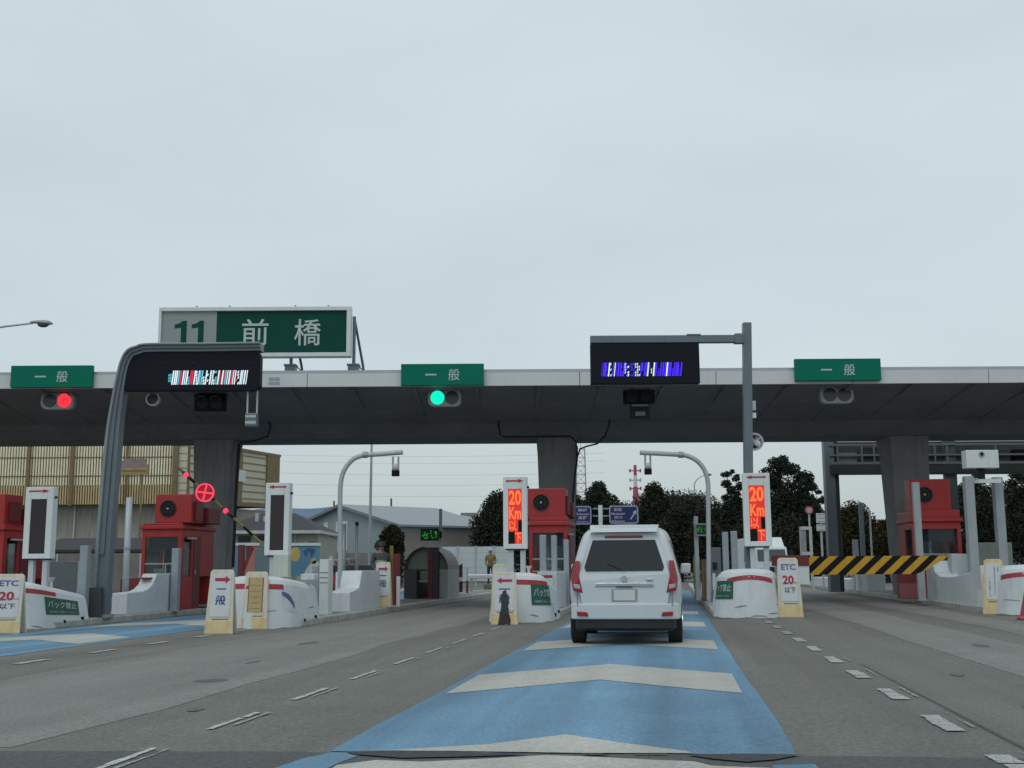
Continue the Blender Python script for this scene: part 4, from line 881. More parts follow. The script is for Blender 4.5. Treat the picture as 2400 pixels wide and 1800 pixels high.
# ------------------------------------------------------------------ curved camera poles behind the canopy
def curved_pole(pts, Y, r, cam_px, label, base_py):
    pp = smooth([P(a, b, Y) for a, b in pts], 5); bx_ = pp[0].x; z0 = gz(bx_) + .145; pp[0].z = z0
    t = thing('camera_pole', label, 'camera pole', (bx_, Y, z0), 0, 'curved grey camera poles'); o = Vector((bx_, Y, z0))
    MB().tube([p - o for p in pp], r, 12).build('pole', LGREY, t, smooth=True)
    e = P(*cam_px[2], Y) - o
    MB().tube([e - Vector((.07, 0, 0)), e + Vector((.07, 0, 0))], r * 1.35, 12).build('collar', GALV, t)
    a, b, yt, ym_, yb = cam_px[0][0], cam_px[0][1], *cam_px[1]
    xa, xb = P(a, yt, Y).x - bx_, P(b, yt, Y).x - bx_; za, zm_, zb = P(a, yt, Y).z - z0, P(a, ym_, Y).z - z0, P(a, yb, Y).z - z0
    h = MB().bx(xa, xa + .05, -.03, .03, zm_, za).bx(xb - .05, xb, -.03, .03, zm_, za).build('hanger', GALV, t)
    c = MB().tube([((xa + xb) / 2, 0, zm_ + .05), ((xa + xb) / 2, 0, zb + .14)], (xb - xa) * .5, 12).build('camera_body', LGREY, t, smooth=True)
    MB().tube([((xa + xb) / 2, 0, zb + .16), ((xa + xb) / 2, 0, zb)], (xb - xa) * .55, 12).build('lens_hood', BLACK, c)
    MB().tube([(0, 0, 0), (0, 0, .03)], r * 2.2, 12).build('base_plate', GALV, t)
curved_pole([(796, 1420), (797, 1300), (797, 1180), (799, 1130), (808, 1100), (827, 1077), (852, 1067), (880, 1065), (944, 1060)], 33.4, .068, ((919, 936), (1070, 1092, 1116), (856, 1066)), 'curved grey camera pole bending right under the canopy left of centre', 1400)
curved_pole([(1662, 1420), (1661, 1300), (1660, 1180), (1659, 1130), (1650, 1100), (1632, 1079), (1608, 1068), (1580, 1065), (1500, 1061)], 34.2, .068, ((1510, 1526), (1066, 1090, 1112), (1596, 1066)), 'curved grey camera pole bending left above the white car', 1400)

# green LED signs on posts
LEDG = mat('led green', (.01, .32, .02), emit=.9)
def green_led(px0, py0, px1, py1, Y, pxp, pyt, label, bright):
    x, z, w_, h_ = rect(px0, py0, px1, py1, Y); xp = P(pxp, py0, Y).x; z0 = gz(xp) + .145
    t = thing('lane_display', label, 'sign', (xp, Y, z0), 0, 'small green text displays on posts'); zz = z - z0; xx = x - xp
    MB().bx(-.06, .06, .13, .25, 0, P(pxp, pyt, Y).z - z0).build('post', LGREY, t)
    MB().bx(xx - w_ / 2, xx + w_ / 2, -.06, .12, zz - h_ / 2, zz + h_ / 2).build('case', GALV if not bright else DARK, t)
    MB().bx(xx - w_ * .45, xx + w_ * .45, -.066, -.06, zz - h_ * .4, zz + h_ * .4).build('display_panel', mat('green panel', (.006, .05, .012), .5), t)
    rnd = random.Random(int(px0)); mb = MB()
    for k in range(4):
        for j in range(9):
            if rnd.random() < .62: a = xx - w_ * .42 + w_ * .215 * k + w_ * .18 * rnd.random() * .8; zq = zz + h_ * (rnd.random() * .66 - .36); mb.bx(a, a + w_ * .06, -.07, -.066, zq, zq + h_ * .1)
    mb.build('glow_cells', LEDG, t)
    MB().bx(-.05, .05, .1, .16, zz - h_ * .3, zz + h_ * .3).build('bracket', DARK, t)
green_led(986, 1240, 1028, 1267, 46.0, 1032, 1192, 'small green text display in front of the grey warehouse', True)
green_led(1630, 1227, 1662, 1256, 37.0, 1633, 1209, 'small green text display above the brown striped lane machine', False)
# lane machine behind the right camera pole
x, z, w_, h_ = rect(1645, 1300, 1667, 1410, 36.0); t = thing('lane_machine', 'brown lane machine with orange vertical stripes below the small green display', 'machine', (x, 36.0, gz(x) + .145), -TH)
MB().bx(-w_ / 2, w_ / 2, 0, .5, 0, 1.25).build('body', mat('brown machine', (.10, .06, .045), .6, var=.2, dirt=.3), t, bevel=.015)
for k in range(3): MB().bx(-w_ * .4 + k * w_ * .3, -w_ * .3 + k * w_ * .3, -.006, 0, .1, 1.15).build('orange_stripe', mat('dull orange', (.25, .10, .03), .6, var=.2), t)
x, z, w_, h_ = rect(1626, 1290, 1640, 1390, 38.0); t = thing('padded_post', 'yellow green padded post left of the brown striped lane machine', 'post', (x, 38.0, gz(x) + .145), -TH)
MB().tube([(0, 0, 0), (0, 0, .3), (0, 0, .35), (0, 0, 1.3), (0, 0, 1.45)], [.07, .07, .11, .11, .06], 12).build('pad', mat('yellow green pad', (.30, .32, .10), .7, var=.2, dirt=.3), t, smooth=True); MB().tube([(0, 0, 0), (0, 0, .3)], .075, 12).build('base', mat('green pad', (.1, .2, .12), .7), t)
x, z, w_, h_ = rect(1672, 1275, 1690, 1420, 32.4); t = thing('card_reader', 'grey ticket machine column between the camera pole and the steel post pair', 'machine', (x, 32.4, gz(x) + .145), -TH)
MB().bx(-.14, .12, 0, .4, 0, 1.55).build('body', GREYP, t, bevel=.015); MB().bx(-.12, 0, -.05, 0, .95, 1.15).build('slot_box', DARK, t); MB().bx(-.13, -.05, -.012, 0, .4, .85).build('white_label', WHITEM, t)
# small items on the noses
def small_lamp(px, py, Y, label):
    a = P(px, py, Y); z0 = gz(a.x) + 1.1; t = thing('nose_lamp', label, 'lamp', (a.x, Y, z0), -TH, 'small pale lamps on the island noses'); h = a.z - z0
    MB().tube([(0, 0, -.2), (0, 0, h - .1), (0, 0, h)], [.035, .03, .08], 10).build('stem', CREAMP, t)
small_lamp(1239, 1326, 28.0, 'small pale lamp stem on the nose behind the stacked cream boards')
small_lamp(121, 1353, 26.4, 'small pale lamp stem on the nose with the long green notice')
small_lamp(1744, 1318, 29.0, 'small pale lamp stem on the nose below the display on the pole')
# white camera box between two white posts, right
YW = 33.0
x, z, w_, h_ = rect(2260, 1056, 2336, 1098, YW); xa = P(2268, 1115, YW).x; zb_ = gz(xa) + .145
t = thing('vehicle_camera', 'white box camera on a bracket between two tall white posts', 'camera', (xa, YW, zb_)); zz = lambda py: P(2270, py, YW).z - zb_
PGR = mat('post grey', (.34, .38, .40), .5, metal=.1, var=.08, dirt=.15)
MB().bx(-.125, .125, -.12, .12, 0, zz(1116)).build('post', PGR, t, bevel=.02)
xb = P(2337, 1115, YW + .5).x - xa; MB().bx(xb - .14, xb + .11, .38, .62, 0, zz(1116)).build('post', PGR, t, bevel=.02)
MB().bx(.0, xb - .1, .0, .1, zz(1132), zz(1122)).build('cross_bar', WHITEM, t)
bxx = MB().bx(x - xa - w_ / 2, x - xa + w_ / 2, -.15, .2, zz(1098), zz(1056)).build('camera_box', WHITEM, t, bevel=.015)
MB().ring((x - xa - .02, zz(1066)), .05, .085, -.17, -.15, 20).build('lens_ring', GALV, bxx); MB().disc((x - xa - .02, zz(1066)), .055, -.165, -.15).build('lens', BLACK, bxx)
MB().bx(x - xa - .1, x - xa + .1, -.0, .08, zz(1123), zz(1098)).bx(x - xa - .28, x - xa - .12, -.08, .02, zz(1121), zz(1106)).build('bracket', DARK, t)
x, z, w_, h_ = rect(2284, 1280, 2372, 1340, 34.5); t = thing('machine_housing', 'grey green steel housing behind the deep cream board', 'cabinet', (x, 34.5, gz(x) + .145), -TH)
MB().bx(-w_ / 2, w_ / 2, 0, .9, .9, 1.62).bx(-w_ * .42, w_ * .42, .05, .8, 0, .9).build('housing', mat('grey green steel', (.22, .25, .23), .5, var=.1, dirt=.2), t, bevel=.015); MB().bx(-w_ * .45, -w_ * .2, -.012, 0, .6, .85).build('dark_slot', BLACK, t)
x, z, w_, h_ = rect(2232, 1302, 2268, 1350, 33.6); t = thing('machine_housing', 'pale grey box beside the left white post', 'cabinet', (x, 33.6, gz(x) + .145), -TH); MB().bx(-w_ / 2, w_ / 2, 0, .5, 0, 1.3).build('housing', LGREY, t, bevel=.02)
# red road cone cut by the frame
c = L(26.2, 7.50); t = thing('road_cone', 'red plastic barricade foot cut off at the right edge', 'cone', c, -TH)
MB().loft([[(x_ * k, y_ * k * .5, z_) for x_, y_ in ((-1, -1), (1, -1), (1, 1), (-1, 1))] for k, z_ in ((.36, 0), (.36, .05), (.30, .07), (.19, .60), (.16, .64))]).build('body', mat('faded red plastic', (.45, .06, .065), .5, var=.15, dirt=.2), t, bevel=.02)
for s_ in (-.14, .04): MB().prism([(s_, .12), (s_ + .05, .12), (s_ + .09, .45), (s_ + .06, .45)], -.22, -.12).build('slot', mat('dark red slot', (.2, .02, .025), .7), t)
# ------------------------------------------------------------------ white car in the blue lane
PAINT = mat('pearl white car paint', (.58, .62, .64), .22, var=.02, spec=.6)
CLR = mat('dark car trim', (.02, .021, .023), .45, var=.1)
CGL = mat('tinted car glass', (.010, .013, .016), .05, var=0, spec=.55)
TAIL = mat('red tail lamp', (.30, .015, .025), .15, var=.05, spec=.7)
CHROME = mat('chrome', (.6, .62, .64), .15, metal=.9, var=.02)
car = thing('white_car', 'tall white car seen from behind, driving up the blue lane', 'car', L(18.55, -.755), -TH)
def section(y, zl, wl, wb, zb, wr, zr, crown=.05):
    """right half outline from the sill up, mirrored: wl sill half width, wb belt half width at zb, wr roof half width at zr"""
    h = [(wl, zl), (wl + (wb - wl) * .7, zl + .18), (wb, zl + .42), (wb * 1.0, zb - .12), (wb * .985, zb), (wr + (wb - wr) * .55, zb + (zr - zb) * .42), (wr + .04, zr - .16), (wr - .03, zr - .05), (wr * .72, zr + crown * .4), (wr * .3, zr + crown)]
    pts = [(a, y_off(y, z), z) for a, z in h] 
    return pts + [(-a, yy, z) for a, yy, z in pts[::-1]]
def y_off(y, z): return y + (.32 * max(0, (z - 1.02)) ** 1.15 if y < .4 else 0)      # the tailgate leans forward above the belt
secs = [section(.06, .46, .70, .80, 1.02, .585, 1.72), section(.16, .36, .76, .865, 1.04, .63, 1.79), section(.55, .30, .79, .89, 1.05, .67, 1.83), section(1.5, .28, .80, .895, 1.05, .69, 1.86), section(2.6, .28, .80, .895, 1.04, .69, 1.84),
        section(3.1, .28, .80, .89, 1.03, .66, 1.68, .04), section(3.55, .28, .80, .88, 1.02, .60, 1.28, .03), section(4.2, .30, .78, .84, .90, .62, 1.02, .02), section(4.45, .42, .66, .72, .74, .55, .84, .01)]
b = MB().loft(secs).build('body', PAINT, car, smooth=True)
mdf = b.modifiers.new('sub', 'SUBSURF'); mdf.levels = 2; mdf.render_levels = 2
def rear(z, base=.035): return base + (.32 * max(0, z - 1.02) ** 1.15)
def rearpatch(poly, m, name, parent, off=.0, th=.05):
    mb = MB(); n = len(poly)
    mb.add([(x_, rear(z_) - off, z_) for x_, z_ in poly] + [(x_, rear(z_) - off + th, z_) for x_, z_ in poly], [tuple(range(n)), tuple(range(2 * n - 1, n - 1, -1))] + [(i, (i + 1) % n, n + (i + 1) % n, n + i) for i in range(n)])
    return mb.build(name, m, parent, bevel=.008)
tg = rearpatch([(-.66, .60), (.66, .60), (.71, .98), (.70, 1.10), (.52, 1.74), (-.52, 1.74), (-.70, 1.10), (-.71, .98)], PAINT, 'tailgate', car, .03, .09)
rearpatch([(-.60, 1.14), (.60, 1.14), (.62, 1.20), (.49, 1.62), (-.49, 1.62), (-.62, 1.20)], CGL, 'rear_window', car, .038, .02)
rearpatch([(-.46, .90), (.46, .90), (.44, .955), (-.44, .955)], CHROME, 'garnish', tg, .045, .03)
rearpatch([(-.20, .665), (.20, .665), (.20, .86), (-.20, .86)], mat('plate recess', (.30, .32, .33), .5), 'plate_recess', tg, .034, .01)
rearpatch([(-.165, .685), (.165, .685), (.165, .845), (-.165, .845)], mat('number plate white', (.62, .63, .61), .4, var=.03), 'number_plate', tg, .042, .01)
seam = mat('panel gap', (.02, .02, .022), .7, var=0)
for poly in ([(-.70, .575), (.70, .575), (.70, .585), (-.70, .585)], [(-.735, .60), (-.727, .60), (-.735, 1.08), (-.743, 1.08)], [(.727, .60), (.735, .60), (.743, 1.08), (.735, 1.08)]): rearpatch(poly, seam, 'panel_gap', car, .034, .02)
rearpatch([(-.13, .885), (.13, .885), (.13, .897), (-.13, .897)], seam, 'handle_recess', tg, .047, .02)
rearpatch([(.34, .985), (.44, .985), (.44, 1.02), (.34, 1.02)], CHROME, 'badge', tg, .04, .02)
MB().disc((0, 0), .045, -.02, .0).build('round_badge', CHROME, tg).location = (0, rear(1.02) - .035, 1.02)
for s_ in (-1, 1): 
    q_ = [(s_ * .685, .86), (s_ * .785, .88), (s_ * .795, .94), (s_ * .69, .93)]; rearpatch(q_ if s_ > 0 else q_[::-1], mat('clear lamp', (.45, .44, .44), .12), 'reverse_light', car, .045, .05)
rearpatch([(-.02, 1.15), (.02, 1.15), (-.24, 1.27), (-.27, 1.255)], CLR, 'wiper', car, .06, .02)
rearpatch([(-.30, 1.655), (.30, 1.655), (.29, 1.69), (-.29, 1.69)], mat('high brake lamp', (.2, .01, .015), .2), 'brake_light', car, .05, .02)
MB().loft([[(-.53, .12, 1.74), (.53, .12, 1.74), (.53, .17, 1.80), (-.53, .17, 1.80)], [(-.55, .5, 1.85), (.55, .5, 1.85), (.55, .5, 1.87), (-.55, .5, 1.87)]]).build('roof_spoiler', PAINT, car, bevel=.015)
for s_ in (-1, 1):
    poly = [(s_ * .645, .80), (s_ * .80, .84), (s_ * .83, 1.02), (s_ * .77, 1.30), (s_ * .70, 1.30), (s_ * .70, 1.05)]
    rearpatch(poly if s_ > 0 else poly[::-1], TAIL, 'tail_light', car, .035, .16)
    r_ = [(s_ * .56, .445), (s_ * .74, .455), (s_ * .74, .52), (s_ * .58, .51)]
    rearpatch(r_ if s_ > 0 else r_[::-1], TAIL, 'reflector', car, .075, .05)
    for ya, yb in ((.55, 1.35), (1.45, 2.35), (2.45, 3.2)):
        q = lambda y, z: (s_ * (.895 - (z - 1.05) * .30 + .004), y, z)
        MB().add([q(ya, 1.10), q(yb, 1.10), q(yb - .12, 1.62), q(ya + .10, 1.62)] + [(s_ * .6, ya, 1.1), (s_ * .6, yb, 1.1), (s_ * .6, yb - .12, 1.62), (s_ * .6, ya + .1, 1.62)], [(0, 1, 2, 3), (7, 6, 5, 4), (0, 4, 5, 1), (1, 5, 6, 2), (2, 6, 7, 3), (3, 7, 4, 0)]).build('side_window', CGL, car)
    MB().loft([[(s_ * a, y_, z_) for a, z_ in ((.88, 1.08), (1.06, 1.08), (1.08, 1.26), (.90, 1.26))] for y_ in (2.98, 3.12)]).build('mirror', PAINT, car, bevel=.03)
    for yw in (.72, 3.55):
        wh = MB().tube([(s_ * .655, yw, .315), (s_ * .67, yw, .315), (s_ * .86, yw, .315), (s_ * .88, yw, .315)], [.29, .315, .315, .29], 28).build('wheel', RUB, car)
        MB().tube([(s_ * .872, yw, .315), (s_ * .887, yw, .315)], .2, 20).build('rim', CHROME, wh)
    MB().bx(min(s_ * .60, s_ * .75), max(s_ * .60, s_ * .75), .15, .5, .22, .34).build('mudguard', CLR, car)
bm_ = MB().loft([[(-.82, .16, z) if False else (x_, y_, z) for x_, y_ in ((-.87, .45), (-.84, .10), (-.72, .0), (-.3, -.045), (.3, -.045), (.72, .0), (.84, .10), (.87, .45), (.5, .5), (-.5, .5))] for z in (.40, .46, .60, .64)]).build('bumper', PAINT, car, bevel=.02)
MB().loft([[(x_, y_, z) for x_, y_ in ((-.80, .4), (-.76, .08), (-.3, .0), (.3, .0), (.76, .08), (.80, .4))] for z in (.25, .405)]).build('lower_valance', CLR, car, bevel=.02)
MB().tube([(-.42, .06, .26), (-.42, .3, .26)], .03, 10).build('exhaust', CLR, car)
MB().bx(-.6, .6, .5, 4.0, .2, .32).build('underbody', CLR, car)

# ------------------------------------------------------------------ factory with slatted screens, left
BEI = mat('beige screen slat', (.56, .44, .23), .6, var=.12, dirt=.2); PALE = mat('pale wall panel', (.60, .56, .43), .7, var=.08, scale=.4, dirt=.15)
DKB = mat('brown steel post', (.20, .145, .07), .6, var=.15); BRW = mat('weathered beige wall', (.30, .28, .22), .8, var=.15, scale=.5, dirt=.3)
fy = 80.0
cA = P(442, 1030, fy); cB = P(658, 1066, 92.0); fl_ = P(-330, 1030, fy + 3)
t = thing('factory_building', 'large factory with beige slatted screens above a grey wall', 'building', (cA.x, fy, 0)); o = Vector((cA.x, fy, 0))
zb_, zt_ = P(300, 1181, fy).z, cA.z
dx = cB.x - cA.x; dy = cB.y - fy; xl = fl_.x - cA.x
# pale backing, side wall, lower storey
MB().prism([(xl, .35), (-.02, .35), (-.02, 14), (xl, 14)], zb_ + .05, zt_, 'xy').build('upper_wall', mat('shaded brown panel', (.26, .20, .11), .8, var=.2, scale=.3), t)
MB().prism([(xl, .9), (-.6, .9), (dx - .4, dy - .4), (dx - 6, dy + 6), (xl, dy + 6)], -1, zb_, 'xy').build('lower_wall', mat('grey lower wall', (.33, .32, .28), .85, var=.15, scale=.4, dirt=.5), t)
zB_t, zB_b = cB.z, P(655, 1190, 92).z
sd = Vector((dx, dy, 0)).normalized(); Ls = math.hypot(dx, dy); nn = Vector((sd.y, -sd.x, 0))
def sidebox(u0, u1, z0f, z1f, off, th, name, m):
    mb = MB()
    a = [sd * u0 + nn * off, sd * u1 + nn * off, sd * u1 + nn * (off - th), sd * u0 + nn * (off - th)]
    zz = lambda u, f: (zb_ + (zB_b - zb_) * u / Ls) + ((zt_ - zb_) + ((zB_t - zB_b) - (zt_ - zb_)) * u / Ls) * f
    us = [u0, u1, u1, u0]
    mb.add([(p.x, p.y, zz(u, z0f)) for p, u in zip(a, us)] + [(p.x, p.y, zz(u, z1f)) for p, u in zip(a, us)], [(3, 2, 1, 0), (4, 5, 6, 7), (0, 1, 5, 4), (1, 2, 6, 5), (2, 3, 7, 6), (3, 0, 4, 7)])
    return mb
sidebox(.2, Ls, 0, 1, -.1, 6, '', None).build('side_wall', PALE, t)
lv = MB(); 
for k in range(7):
    q = sidebox(.0, Ls * .86, .13 + .125 * k, .145 + .125 * k, -.03, .06, '', None); lv.add(q.v, q.f)
lv.build('louvre', mat('grey brown louvre', (.26, .235, .17), .7), t)
ps = MB()
for u0, u1 in ((.02, .28), (Ls * .42, Ls * .56), (Ls * .84, Ls * .99)):
    q = sidebox(u0, u1, 0, 1, .02, .2, '', None); ps.add(q.v, q.f)
q = sidebox(0, Ls, .95, 1.0, .03, .2, '', None); ps.add(q.v, q.f); q = sidebox(0, Ls, 0, .07, .03, .2, '', None); ps.add(q.v, q.f)
ps.build('side_post', DKB, t)
bp = Vector((cA.x, fy, 0)); sgn = sidebox(Ls * .38, Ls * .58, .42, .62, .12, .1, '', None).build('white_plate', BOARDW, t)
sl_ = MB(); x = xl
while x < -.9: sl_.bx(x, x + .105, .0, .12, zb_ + 1.3, zt_ - .05); x += .19
sl_.build('screen_slats', mat('pale beige slat', (.88, .81, .60), .6, var=.1, dirt=.15), t)
sl_ = MB(); x = xl + .06
while x < -.9: sl_.bx(x, x + .10, -.05, .10, zb_ - .02, zb_ + 1.32); x += .175
sl_.build('lower_slats', BEI, t)
MB().bx(-1.0, -.02, -.02, .3, zb_, zt_).build('corner_panel', PALE, t); lv = MB()
for k in range(9): lv.bx(-.98, -.04, -.045, -.02, zb_ + .4 + .5 * k, zb_ + .44 + .5 * k)
lv.build('louvre', mat('grey brown louvre', (0, 0, 0)), t)
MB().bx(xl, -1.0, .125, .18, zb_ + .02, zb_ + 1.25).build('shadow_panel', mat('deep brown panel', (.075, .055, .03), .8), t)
for px, wpx in ((68, 7), (170, 9), (298, 4), (412, 12)):
    xx = P(px, 1100, fy).x - cA.x; ww = wpx / 2750 * fy / 2; MB().bx(xx - ww, xx + ww, -.25, .3, zb_ - .1, zt_ + .2).build('steel_post', DKB, t)
rl = MB()
for f in (.43, .72): rl.bx(xl, -1, -.03, .14, zb_ + (zt_ - zb_) * f, zb_ + (zt_ - zb_) * f + .07)
rl.build('rail', DKB, t)
for px in (165, 97): xx = P(px, 1200, fy).x - cA.x; MB().tube([(xx, .8, zb_), (xx, .8, 0)], .06, 8).build('drain_pipe', PALE, t)
x, z, w_, h_ = rect(272, 1066, 346, 1112, fy - 4)
t = thing('mauve_billboard', 'faded mauve and yellow billboard on a post before the slatted factory', 'billboard', (x, fy - 4, gz(x)))
z0 = z - gz(x); pts = [(-.5, .0), (.5, 0), (.5, .16), (.42, .30), (.47, .42), (.30, .5), (.1, .44), (-.05, .5), (-.25, .36), (-.42, .30), (-.5, .12)]
MB().prism([(a * w_, b_ * h_ * 1.0 - h_ * .15 + z0) for a, b_ in pts], 0, .12).build('mauve_panel', mat('faded mauve', (.26, .19, .20), .7, var=.35, scale=1.3), t)
MB().bx(-w_ * .52, w_ * .52, -.04, .12, z0 - h_ * .5, z0 - h_ * .14).build('yellow_panel', mat('faded yellow', (.36, .25, .10), .7, var=.2, scale=2), t); MB().bx(-w_ * .4, w_ * .45, -.05, -.04, z0 - h_ * .36, z0 - h_ * .28).build('brown_line', DKB, t)
MB().bx(-w_ * .44, -w_ * .38, .02, .1, 0, z0).bx(w_ * .3, w_ * .36, .02, .1, 0, z0).build('post', DKB, t)

# ------------------------------------------------------------------ low sheds, house, warehouse, walls
ROOFD = mat('dark tile roof', (.038, .041, .047), .8, var=.15, scale=1.5); HWAL = mat('cream grey siding', (.33, .34, .29), .8, var=.08, dirt=.15); WIN = mat('dark window', (.025, .03, .04), .2, var=0)
x0, x1 = P(105, 1290, 66).x, P(336, 1290, 66).x; zt = P(220, 1262, 66).z; zw = P(220, 1288, 66).z
t = thing('low_shed', 'long low shed with dark roof below the slatted factory', 'shed', ((x0 + x1) / 2, 66, gz((x0 + x1) / 2))); hw = (x1 - x0) / 2; g0 = gz((x0 + x1) / 2)
MB().prism([(-.4, zw - g0), (0, zw - g0 + .02), (3.0, zt - g0 + .1), (6, zw - g0), (6, zw - g0 - .15), (-.4, zw - g0 - .15)], -hw - .3, hw + .3, 'yz').build('roof', ROOFD, t)
MB().bx(-hw, hw, .2, 5.8, 0, zw - g0 - .15).build('wall', mat('mottled grey wall', (.17, .165, .16), .85, var=.4, scale=.9, dirt=.4), t); MB().bx(-hw * .4, hw * .2, .15, .22, .6, 1.4).bx(hw * .5, hw * .8, .15, .22, .5, 1.5).build('window', WIN, t)
def slabwall(px0, py0, px1, py1, Y, label, m, name='concrete_wall', cat='wall'):
    x0, x1 = P(px0, py0, Y).x, P(px1, py0, Y).x; c = (x0 + x1) / 2; zt = P((px0 + px1) / 2, py0, Y).z - gz(c)
    t = thing(name, label, cat, (c, Y, gz(c)))
    MB().bx(-(x1 - x0) / 2, (x1 - x0) / 2, 0, .25, 0, zt).build('panel', m, t, bevel=.015)
    mb = MB(); n = max(1, int((x1 - x0) / 2)); 
    for k in range(n + 1): xx = -(x1 - x0) / 2 + (x1 - x0) * k / n; mb.bx(xx - .04, xx + .04, -.03, 0, 0, zt)
    mb.build('batten', LGREY if m is not GREYP else GALV, t)
    return t
slabwall(96, 1316, 186, 1345, 52, 'blue grey panel wall behind the nose with the long green notice', mat('blue grey panel', (.16, .19, .20), .6, var=.1))
slabwall(-60, 1298, 330, 1345, 60, 'long pinkish grey wall at the foot of the low shed', mat('pinkish grey wall', (.21, .19, .185), .85, var=.25, scale=.8, dirt=.3))
slabwall(545, 1296, 1052, 1340, 78, 'long grey wall in front of the warehouse', mat('warm grey wall', (.22, .21, .20), .85, var=.25, scale=.6, dirt=.3))
slabwall(770, 1325, 905, 1375, 45, 'grey concrete wall behind the red and white chain rail', mat('plain grey wall', (.20, .215, .215), .85, var=.12, scale=.8, dirt=.25))
hy = 70
xa, xb = P(520, 1250, hy).x, P(750, 1250, hy).x; ze, zr_ = P(650, 1246, hy).z, P(640, 1196, hy).z; c = (xa + xb) / 2
t = thing('house', 'low house with dark hipped roof and pale eaves behind the unlit left arrow display', 'house', (c, hy, gz(c))); hw = (xb - xa) / 2; g0 = gz(c); zl, zh = ze - g0, zr_ - g0
MB().bx(-hw, hw - .15, .3, 8, 0, zl - .12).build('wall', HWAL, t)
MB().add([(-hw - .5, -.3, zl + .08), (hw + .05, -.3, zl + .08), (hw + .05, 8.5, zl + .08), (-hw - .5, 8.5, zl + .08), (-hw + 1.5, 4, zh), (hw - 2.2, 4, zh)], [(0, 1, 5, 4), (1, 2, 5), (2, 3, 4, 5), (3, 0, 4), (3, 2, 1, 0)]).build('roof', ROOFD, t)
MB().bx(-hw - .52, hw + .07, -.33, 8.5, zl - .12, zl + .07).build('eave', mat('pale eave', (.48, .49, .48), .6), t)
for px0, px1 in ((556, 585), (600, 640)): a, b_ = P(px0, 1270, hy).x - c, P(px1, 1270, hy).x - c; MB().bx(a, b_, .24, .31, zl - 1.0, zl - .25).build('window', WIN, t)
a, b_ = P(722, 1270, hy).x - c, P(745, 1270, hy).x - c; MB().bx(a, b_, .24, .31, zl - .68, zl - .62).build('vent_slot', WIN, t); MB().tube([(P(690, 1270, hy).x - c, .22, 0), (P(690, 1270, hy).x - c, .22, zl - .1)], .05, 6).build('drain_pipe', GALV, t)
xq = P(602, 1230, 72).x - c; MB().tube([(xq, 2, zl), (xq, 2, zl + 1.2)], .12, 8).tube([(xq + .5, 2, zl), (xq + .5, 2, zl + 1.0)], .12, 8).build('flue_pipe', LGREY, t)
# warehouse
ap = Vector((-15.9, 110, 0)); rd = Vector((.72, .69, 0)).normalized(); gd = Vector((rd.y, -rd.x, 0)); hwid, ln = 8.7, 11.0
zr_, ze = P(803, 1187, 110).z, P(951, 1231, 104).z
rzw = math.atan2(-rd.x, rd.y)
t = thing('warehouse', 'blue grey warehouse with pale metal gable roof', 'warehouse', (ap.x, ap.y, gz(ap.x)), rzw); g0 = gz(ap.x); zr_ -= g0; ze -= g0
WH = mat('blue grey sheet wall', (.27, .33, .36), .55, var=.06, scale=.5, dirt=.12); WR = mat('pale metal roof', (.26, .285, .305), .5, var=.05, metal=.0)
MB().prism([(-hwid, 0), (hwid, 0), (hwid, ze), (0, zr_), (-hwid, ze)], 0, ln, 'xz').build('wall', WH, t)
rf = MB()
for s_ in (-1, 1): rf.prism([(0, zr_ + .0), (s_ * (hwid + .5), ze - .13), (s_ * (hwid + .5), ze + .05), (0, zr_ + .2)], -.5, ln + .4, 'xz')
rf.build('roof', WR, t)
ed = MB()
for s_ in (-1, 1): ed.prism([(0, zr_ - .06), (s_ * (hwid + .52), ze - .22), (s_ * (hwid + .52), ze + .04), (0, zr_ + .19)], -.56, -.5, 'xz')
ed.build('verge_board', mat('grey verge board', (.18, .2, .22), .5), t)
MB().bx(-hwid, hwid, -.06, 0, 1.95, 2.25).build('band', WHITEM, t)
for k in range(4): MB().bx(-5.2 + 2.6 * k, -3.2 + 2.6 * k, -.04, .05, .9, 1.9).build('opening', WIN, t)
for a, b_ in ((-2.9, -2.2), (-.9, .9)): MB().bx(a, b_, -.07, 0, 3.0, zr_ - 1.4).build('white_sheet', BOARDW, t)
lw = MB().bx(hwid, hwid + .06, .3, ln - .2, 0, ze - .5).build('side_wall', mat('beige grey wall', (.24, .23, .20), .8, var=.08), t)
for k in range(3): MB().bx(hwid + .06, hwid + .1, 2 + 2.8 * k, 2.9 + 2.8 * k, 1.2, 2.3).build('window', WIN, t)
# second, lower wing and a far block
c = P(1068, 1240, 118); t = thing('warehouse_wing', 'grey wing with pale sloping roof at the right end of the warehouse', 'building', (c.x, 118, gz(c.x)), rzw * .6); 
zt1, zt0 = P(1040, 1205, 118).z, P(1100, 1236, 118).z
MB().bx(-2.4, 2.2, 0, 8, 0, zt0 - .3).build('wall', mat('mid grey wall', (.15, .16, .17), .8, var=.1), t); MB().prism([(-3.4, zt1 + .25), (2.7, zt0 - .05), (2.7, zt0 - .25), (-3.4, zt0 - .25)], -.4, 8, 'xz').build('roof', WR, t)
for k in range(2): MB().bx(-1.4 + 2 * k, -.8 + 2 * k, -.05, .02, 1.6, 2.5).build('window', WIN, t)
c = P(1102, 1225, 160); t = thing('far_building', 'small brownish block far behind the warehouse', 'building', (c.x, 160, gz(c.x))); zz = P(1102, 1201, 160).z
MB().bx(-1.3, 1.0, 0, 3, 0, zz).bx(1.0, 2.2, .2, 3, 0, zz - 1.2).build('wall', mat('brown grey wall', (.24, .21, .19), .8, var=.1), t); MB().bx(-.8, -.2, -.05, .05, zz - 1.4, zz - .8).build('window', WIN, t)
